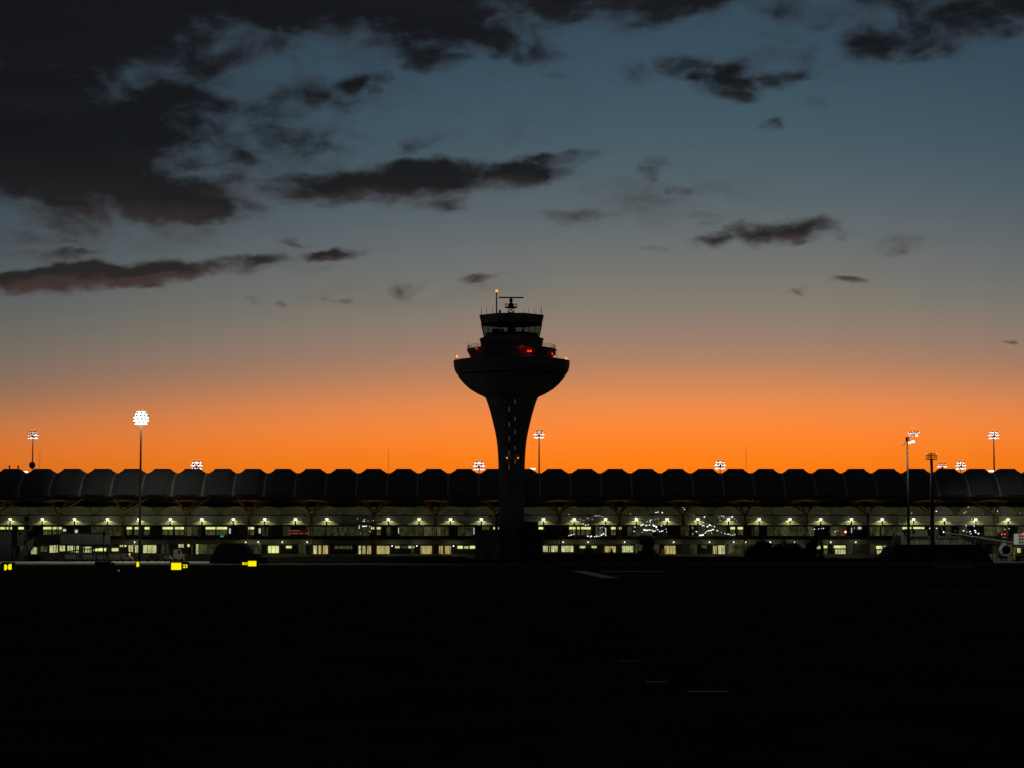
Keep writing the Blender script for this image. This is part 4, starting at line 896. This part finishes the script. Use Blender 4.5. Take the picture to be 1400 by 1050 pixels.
van(238, 252, 604, 'pale van parked by the doors behind the number 23 sign', PALE, 751, True)
van(225, 236, 602, 'low grey car right of the small dark car', GREYP, 760, True, 'car', 'parked_car')
# dark signal posts
sp = thing('docking_sign_post', 'dark post with round disc and box standing at far left bridge', 'sign post', (PX(37, 600), 600, 0))
obj('post', MB().tube((PX(37.3, 600), 600.3, 0), (PX(37, 600), 600.3, PZ(706, 600)), .14, None, 8), DARK, sp)
dc = P(36.5, 709.5, 600); obj('disc', MB().tube((dc.x, 600, dc.z), (dc.x, 600.2, dc.z), .78, None, 16), DARK, sp); obj('box', bxp(MB(), 33, 42, 719, 723.8, 599.8, .8), DARK, sp)
sp = thing('signal_post', 'dark post with pointed head in front of the walkway end', 'post', (PX(142.3, 596), 596, 0))
obj('post', MB().tube((PX(142.3, 596), 596, 0), (PX(142.3, 596), 596, PZ(733, 596)), .15, None, 8), DARK, sp)
c = P(142.3, 730, 596); obj('head', MB().lathe([(.3, c.z - .9), (.42, c.z - .4), (.3, c.z + .5), (.08, c.z + 1.1)], 10, (c.x, 596)), DARK, sp)

# ------------------------------------------------------------------ aircraft, bridge and truck at right
YA = 606.0
ac = thing('parked_airliner', 'white airliner nose-on at right edge, only wing and engine showing', 'airliner', (PX(1424, YA), YA, 0))
ax = PX(1424, YA); az_ = PZ(743, YA)
fus = MB(); ring = []
for (y, r, dz_) in ((-17, .15, -.5), (-16.4, .8, -.45), (-15, 1.4, -.3), (-12.5, 1.9, -.05), (-10, 1.98, 0), (10, 1.98, 0), (16, 1.5, .4), (21, .5, 1.1)):
    ring.append([(ax + r * math.cos(t), YA + 14 + y, az_ + dz_ + r * math.sin(t)) for t in [2 * math.pi * k / 20 for k in range(20)]])
for i, rg in enumerate(ring): fus.v += rg
for i in range(len(ring) - 1):
    for k in range(20): fus.f.append((i*20+k, i*20+(k+1) % 20, (i+1)*20+(k+1) % 20, (i+1)*20+k))
fus.f += [tuple(range(20)), tuple(range(len(ring)*20-1, len(ring)*20-21, -1))]
obj('fuselage', fus, WHITEP, ac, True)
def wing(s_):
    rt, tp = P(1388, 742.8, YA + 10), P(1290, 727.6, YA + 17)
    if s_ > 0: rt, tp = Vector((2 * ax - rt.x, rt.y, rt.z)), Vector((2 * ax - tp.x, tp.y, tp.z))
    ri = Vector((ax, rt.y - 2.5, rt.z - .4))
    mb = MB(); vs = []
    for p_, ch, th in ((ri, 7.5, 1.0), (rt, 5.5, .7), (tp, 1.6, .22)):
        vs += [p_ + Vector((0, 0, 0)), p_ + Vector((0, ch * .3, th * .5)), p_ + Vector((0, ch, 0)), p_ + Vector((0, ch * .3, -th * .5))]
    mb.add(vs, [(a + k, a + (k + 1) % 4, a + 4 + (k + 1) % 4, a + 4 + k) for a in (0, 4) for k in range(4)] + [(8, 9, 10, 11)])
    w = obj('wing', mb, WHITEP, ac)
    obj('winglet', MB().add([tp + Vector((0, .2, 0)), tp + Vector((0, 1.6, 0)), tp + Vector((s_ * .35, 2.2, 1.5)), tp + Vector((s_ * .35, 1.5, 1.5)), tp + Vector((-s_ * .08, .2, 0)), tp + Vector((-s_ * .08, 1.6, 0)), tp + Vector((s_ * .29, 2.2, 1.5)), tp + Vector((s_ * .29, 1.5, 1.5))], [(0,1,2,3),(7,6,5,4),(0,4,5,1),(1,5,6,2),(2,6,7,3),(3,7,4,0)]), WHITEP, w)
    obj('tip_light', MB().ball(tp + Vector((0, -.1, 0)), .2, 8, 5), BULB, w)
wing(-1); wing(1)
def engine(s_):
    e = P(1376.5, 752.5, YA + 4); e.x = e.x if s_ < 0 else 2 * ax - e.x
    n = MB(); pr = [(1.22, 0.35), (1.42, 0.0), (1.62, .15), (1.72, 1.2), (1.6, 3.2), (1.2, 4.6), (.6, 5.4)]
    for r, y in pr: n.v += [(e.x + r * math.cos(2*math.pi*k/20), e.y + y, e.z + r * math.sin(2*math.pi*k/20)) for k in range(20)]
    for i in range(len(pr) - 1):
        for k in range(20): n.f.append((i*20+k, i*20+(k+1) % 20, (i+1)*20+(k+1) % 20, (i+1)*20+k))
    n.f.append(tuple(range((len(pr)-1)*20, len(pr)*20)))
    en = obj('engine', n, WHITEP, ac, True)
    obj('fan_disc', MB().tube((e.x, e.y + .6, e.z), (e.x, e.y + .75, e.z), 1.24, None, 20), BLACK, en)
    obj('spinner', MB().tube((e.x, e.y + .25, e.z), (e.x, e.y + .6, e.z), .03, .38, 12), DARK, en)
    obj('pylon', MB().box(e.x - .2, e.x + .2, e.y + 1.5, e.y + 6.5, e.z + 1.3, e.z + 2.1), WHITEP, en)
engine(-1); engine(1)
obj('tail_fin', MB().prism_yz([(YA + 29, az_ + 1.3), (YA + 35, az_ + 1.5), (YA + 37, az_ + 7), (YA + 34.6, az_ + 7)], ax - .2, ax + .2), WHITEP, ac)
for dx_, dy_ in ((0, 2), (-3.6, 17), (3.6, 17)):
    ld = obj('landing_gear', MB().tube((ax + dx_, YA + dy_, .5), (ax + dx_, YA + dy_, az_ - 1.0), .14, None, 8), STEEL, ac)
    for s_ in (-1, 1): obj('wheel', MB().tube((ax + dx_ + s_ * .25, YA + dy_, .55), (ax + dx_ + s_ * .5, YA + dy_, .55), .55, None, 14), BLACK, ld)
lb = thing('lattice_bridge', 'pale lattice-sided boarding bridge above the wide black building', 'boarding bridge', (PX(1290, 622), 622, 0))
obj('floor_beam', bxp(MB(), 1232, 1346, 745, 746.6, 622, 3), GREYP, lb); obj('roof_beam', bxp(MB(), 1232, 1346, 733.6, 735, 622, 3), GREYP, lb)
obj('tunnel_wall', bxp(MB(), 1233, 1345, 735.1, 744.9, 622.6, 2), BRG, lb)
pz0, pz1 = PZ(744.9, 622), PZ(735.1, 622)
for k in range(23):
    a = 1234 + k * 4.9; obj('post', MB().box(PX(a, 622) - .09, PX(a, 622) + .09, 622.1, 622.28, pz0, pz1), PALE if k % 4 == 0 else GREYP, lb)
    if k % 3 != 2 and k < 22:
        p0, p1 = (pz0, pz1) if k % 2 else (pz1, pz0); obj('diagonal', MB().tube((PX(a, 622), 622.4, p0), (PX(a + 4.9, 622), 622.4, p1), .07, None, 5), PALE if k % 3 == 0 else GREYP, lb)
for a in (1240, 1262, 1290, 1328, 1344): obj('leg', MB().box(PX(a, 622) - .25, PX(a, 622) + .25, 623, 623.5, 0, PZ(746.6, 622)), GREYP, lb)
rt_ = thing('bridge_rotunda', 'grey rotunda with arched entry joining lattice bridge and terminal', 'rotunda', (PX(1228, 618), 618, 0))
obj('drum', MB().lathe([(1.7, .02), (1.7, PZ(731, 618)), (1.3, PZ(727.5, 618))], 18, (PX(1228, 620), 620)), BRG, rt_)
obj('entry', bxp(MB(), 1223.5, 1231.5, 732.5, 748, 618.1, .2), DSTEEL, rt_)
bx_ = thing('bridge_cabin', 'grey box cabin with one black window above the lattice bridge', 'cabin', (PX(1256, 621), 621, PZ(733.6, 621)))
obj('wall', bxp(MB(), 1240, 1268, 724, 733.5, 621.6, 3), GREYP, bx_); obj('roof', bxp(MB(), 1239, 1269, 723.2, 724, 621.4, 3.4), SLAB, bx_); obj('window', bxp(MB(), 1247, 1250.5, 725, 729.5, 621.5, .09), BLACK, bx_)
tk = thing('catering_truck', 'white high truck with six dark window squares at the right edge', 'truck', (PX(1398, 596), 596, 0))
obj('box_body', bxp(MB(), 1391.3, 1408, 730, 744.6, 596, 5), emat('glowing_truck_body', (.6, .58, .45), .22, False, base=(.6, .6, .55)), tk)  # the body's lit look is put in as its own glow
for i in range(2):
    for j in range(3): obj('window', bxp(MB(), 1392.6 + i * 3.6, 1394.9 + i * 3.6, 731.8 + j * 4.3, 734.4 + j * 4.3, 595.9, .06), BLACK, tk)
obj('scissor_lift', MB().tube(P(1393, 762, 597.5), P(1406, 746, 597.5), .14, None, 6).tube(P(1406, 762, 597.5), P(1393, 746, 597.5), .14, None, 6), DSTEEL, tk)
obj('chassis', bxp(MB(), 1387.5, 1412, 760.5, 765.5, 595.5, 2.4), YELP, tk); obj('lift_deck', bxp(MB(), 1390.5, 1409, 745, 746.2, 595.8, 5), DSTEEL, tk)
cbx = obj('truck_cab', MB().prism_xz([(PX(a, 595.5), PZ(b, 595.5)) for a, b in ((1386.5, 763), (1387.5, 754), (1389.5, 748.5), (1397, 748.5), (1398, 763))], 595.5, 598), YELP, tk)
obj('windscreen', bxp(MB(), 1390, 1394.5, 749.6, 755.5, 595.42, .05), WINP, cbx)
for a in (1390.5, 1403): obj('wheel', MB().tube((PX(a, 595), 595.3, .5), (PX(a, 595), 595.7, .5), .5, None, 14), BLACK, tk)
obj('red_lamp', MB().ball(P(1398.5, 729.4, 595.8), .2, 8, 5), REDL, tk)
tl = thing('service_van', 'small van with two red tail lamps behind the aircraft engine', 'van', (PX(1372, 627), 627, 0))
obj('body', MB().prism_xz([(PX(a, 627), PZ(b, 627)) for a, b in ((1367, 764), (1367, 731), (1368, 728.5), (1376, 728.5), (1377, 731), (1377, 764))], 627, 631), DSTEEL, tl)
for a in (1370, 1374.2): obj('tail_lamp', MB().ball(P(a, 730.4, 626.9), .2, 8, 5), REDL, tl)
for a in (1368.2, 1375.8): obj('wheel', MB().tube((PX(a, 627) - .14, 627.8, .4), (PX(a, 627) + .14, 627.8, .4), .4, None, 12), BLACK, tl)
obj('number_plate', bxp(MB(), 1370, 1376, 733.5, 736, 626.9, .06), WIND, tl)
rl_ = thing('red_marker_lamp', 'single red lamp on the upper floor edge right of the trees', 'lamp', (PX(1156, 634.9), 634.9, 6.86))
obj('stem', MB().tube((PX(1156, 634.9), 634.9, 6.86), (PX(1156, 634.9), 634.9, PZ(728.2, 634.9)), .06, None, 6), DARK, rl_); obj('lens', MB().ball(P(1156, 727.3, 634.9), .3, 8, 5), emat('red_white_lens', (1, .25, .2), 5, False), rl_)
# apron floodlight at the right: light for that mast falls on the aircraft
light('SPOT', P(1246, 596, 597.5), 9000, (1.0, 1.0, .85), bpy.data.objects['floodlight_mast.009'], 'floodlight_beam', .8, 120, (1.1, .25, -1), .5)

# ------------------------------------------------------------------ trees
def leaf_crown(name, blobs, n, size, parent):
    mb = MB()
    for i in range(n):
        cx, cy, cz, rx_, ry_, rz_ = random.choices(blobs, weights=[b[3] * b[5] for b in blobs])[0]
        u_ = Vector((random.gauss(0, 1), random.gauss(0, 1), random.gauss(0, 1))).normalized() * (random.random() ** .45) * random.uniform(.85, 1.12)
        c_ = Vector((cx + u_.x * rx_, cy + u_.y * ry_, cz + u_.z * rz_))
        if c_.z < .15: c_.z = .15
        a_ = Vector((random.gauss(0, 1), random.gauss(0, 1), random.gauss(0, 1))).normalized(); b_ = a_.orthogonal().normalized()
        s_ = size * random.uniform(.6, 1.4)
        mb.add([c_ - a_ * s_, c_ + b_ * s_ * .5, c_ + a_ * s_, c_ - b_ * s_ * .5], [(0, 1, 2, 3)])
    o = obj(name, mb, LEAF, parent); o['kind'] = 'stuff'; return o
def tree(label, px_, Y, blobs, n=2600, size=.28, name='broadleaf_tree', grp='trees in front of the terminal'):
    x = PX(px_, Y); t_ = thing(name, label, 'tree', (x, Y, 0), grp)
    bl = [(PX(a, Y), Y + random.uniform(-1, 1), PZ(b, Y), r1 * Y / FPX, r1 * Y / FPX * .9, r2 * Y / FPX) for a, b, r1, r2 in blobs]
    top = max(b[2] for b in bl)
    tr = MB().tube((x, Y, 0), (x + .1, Y, top * .6), .28, .14, 8)
    for b in bl: tr.tube((x, Y, top * .25), (b[0], b[1], b[2]), .12, .04, 6)
    obj('trunk', tr, BARK, t_); leaf_crown('crown', bl, n, size, t_)
tree('round black bush-like tree, leftmost of the clump before the terminal', 1040, 556, [(1036, 756, 15, 14), (1042, 748, 12, 10), (1025, 758, 9, 10), (1050, 753, 10, 12), (1036, 765, 20, 8)], 4600)
tree('broad black tree in the middle of the clump before the terminal', 1076, 558, [(1072, 754, 13, 13), (1084, 752, 11, 11), (1062, 756, 9, 10), (1092, 756, 9, 9), (1076, 764, 18, 9)], 4200)
tree('taller ragged black tree at the right of the clump', 1108, 560, [(1108, 754, 8, 14), (1112, 743, 6, 9), (1102, 758, 9, 10), (1110, 766, 12, 7), (1113, 737, 3.5, 4)], 2400)
tree('slim pointed cypress right of the tree clump', 1122.5, 557, [(1122.5, 762, 3.2, 8), (1122.5, 753, 2.6, 7), (1122.5, 745.5, 1.4, 5)], 900, .2, 'cypress_tree')
tree('loose dark tree standing before the facade halfway between tower and clump', 884, 562, [(884, 750, 9, 13), (880, 738, 7, 9), (889, 742, 7, 9), (876, 760, 10, 8), (892, 761, 9, 8)], 1900)
tree('tiny pointed conifer against a dim yellow window', 836, 557, [(836, 758, 3, 4.5), (836, 753, 1.5, 3.5)], 420, .17, 'cypress_tree')
tree('small forked shrub in front of twin windows right of the tower', 804.5, 558, [(801.5, 752.5, 2.4, 4), (807.5, 752.5, 2.4, 4), (804.5, 757, 5, 4)], 700, .18, 'shrub')
tree('low dark shrub left of the round bush-like tree', 1214, 548, [(1212, 762, 5, 6), (1206, 765, 5, 4)], 800, .2, 'shrub')
for o in bpy.data.objects:
    if o.get('label', '').startswith('low dark shrub'): o['label'] = 'low dark shrub at the left end of the wide black building'
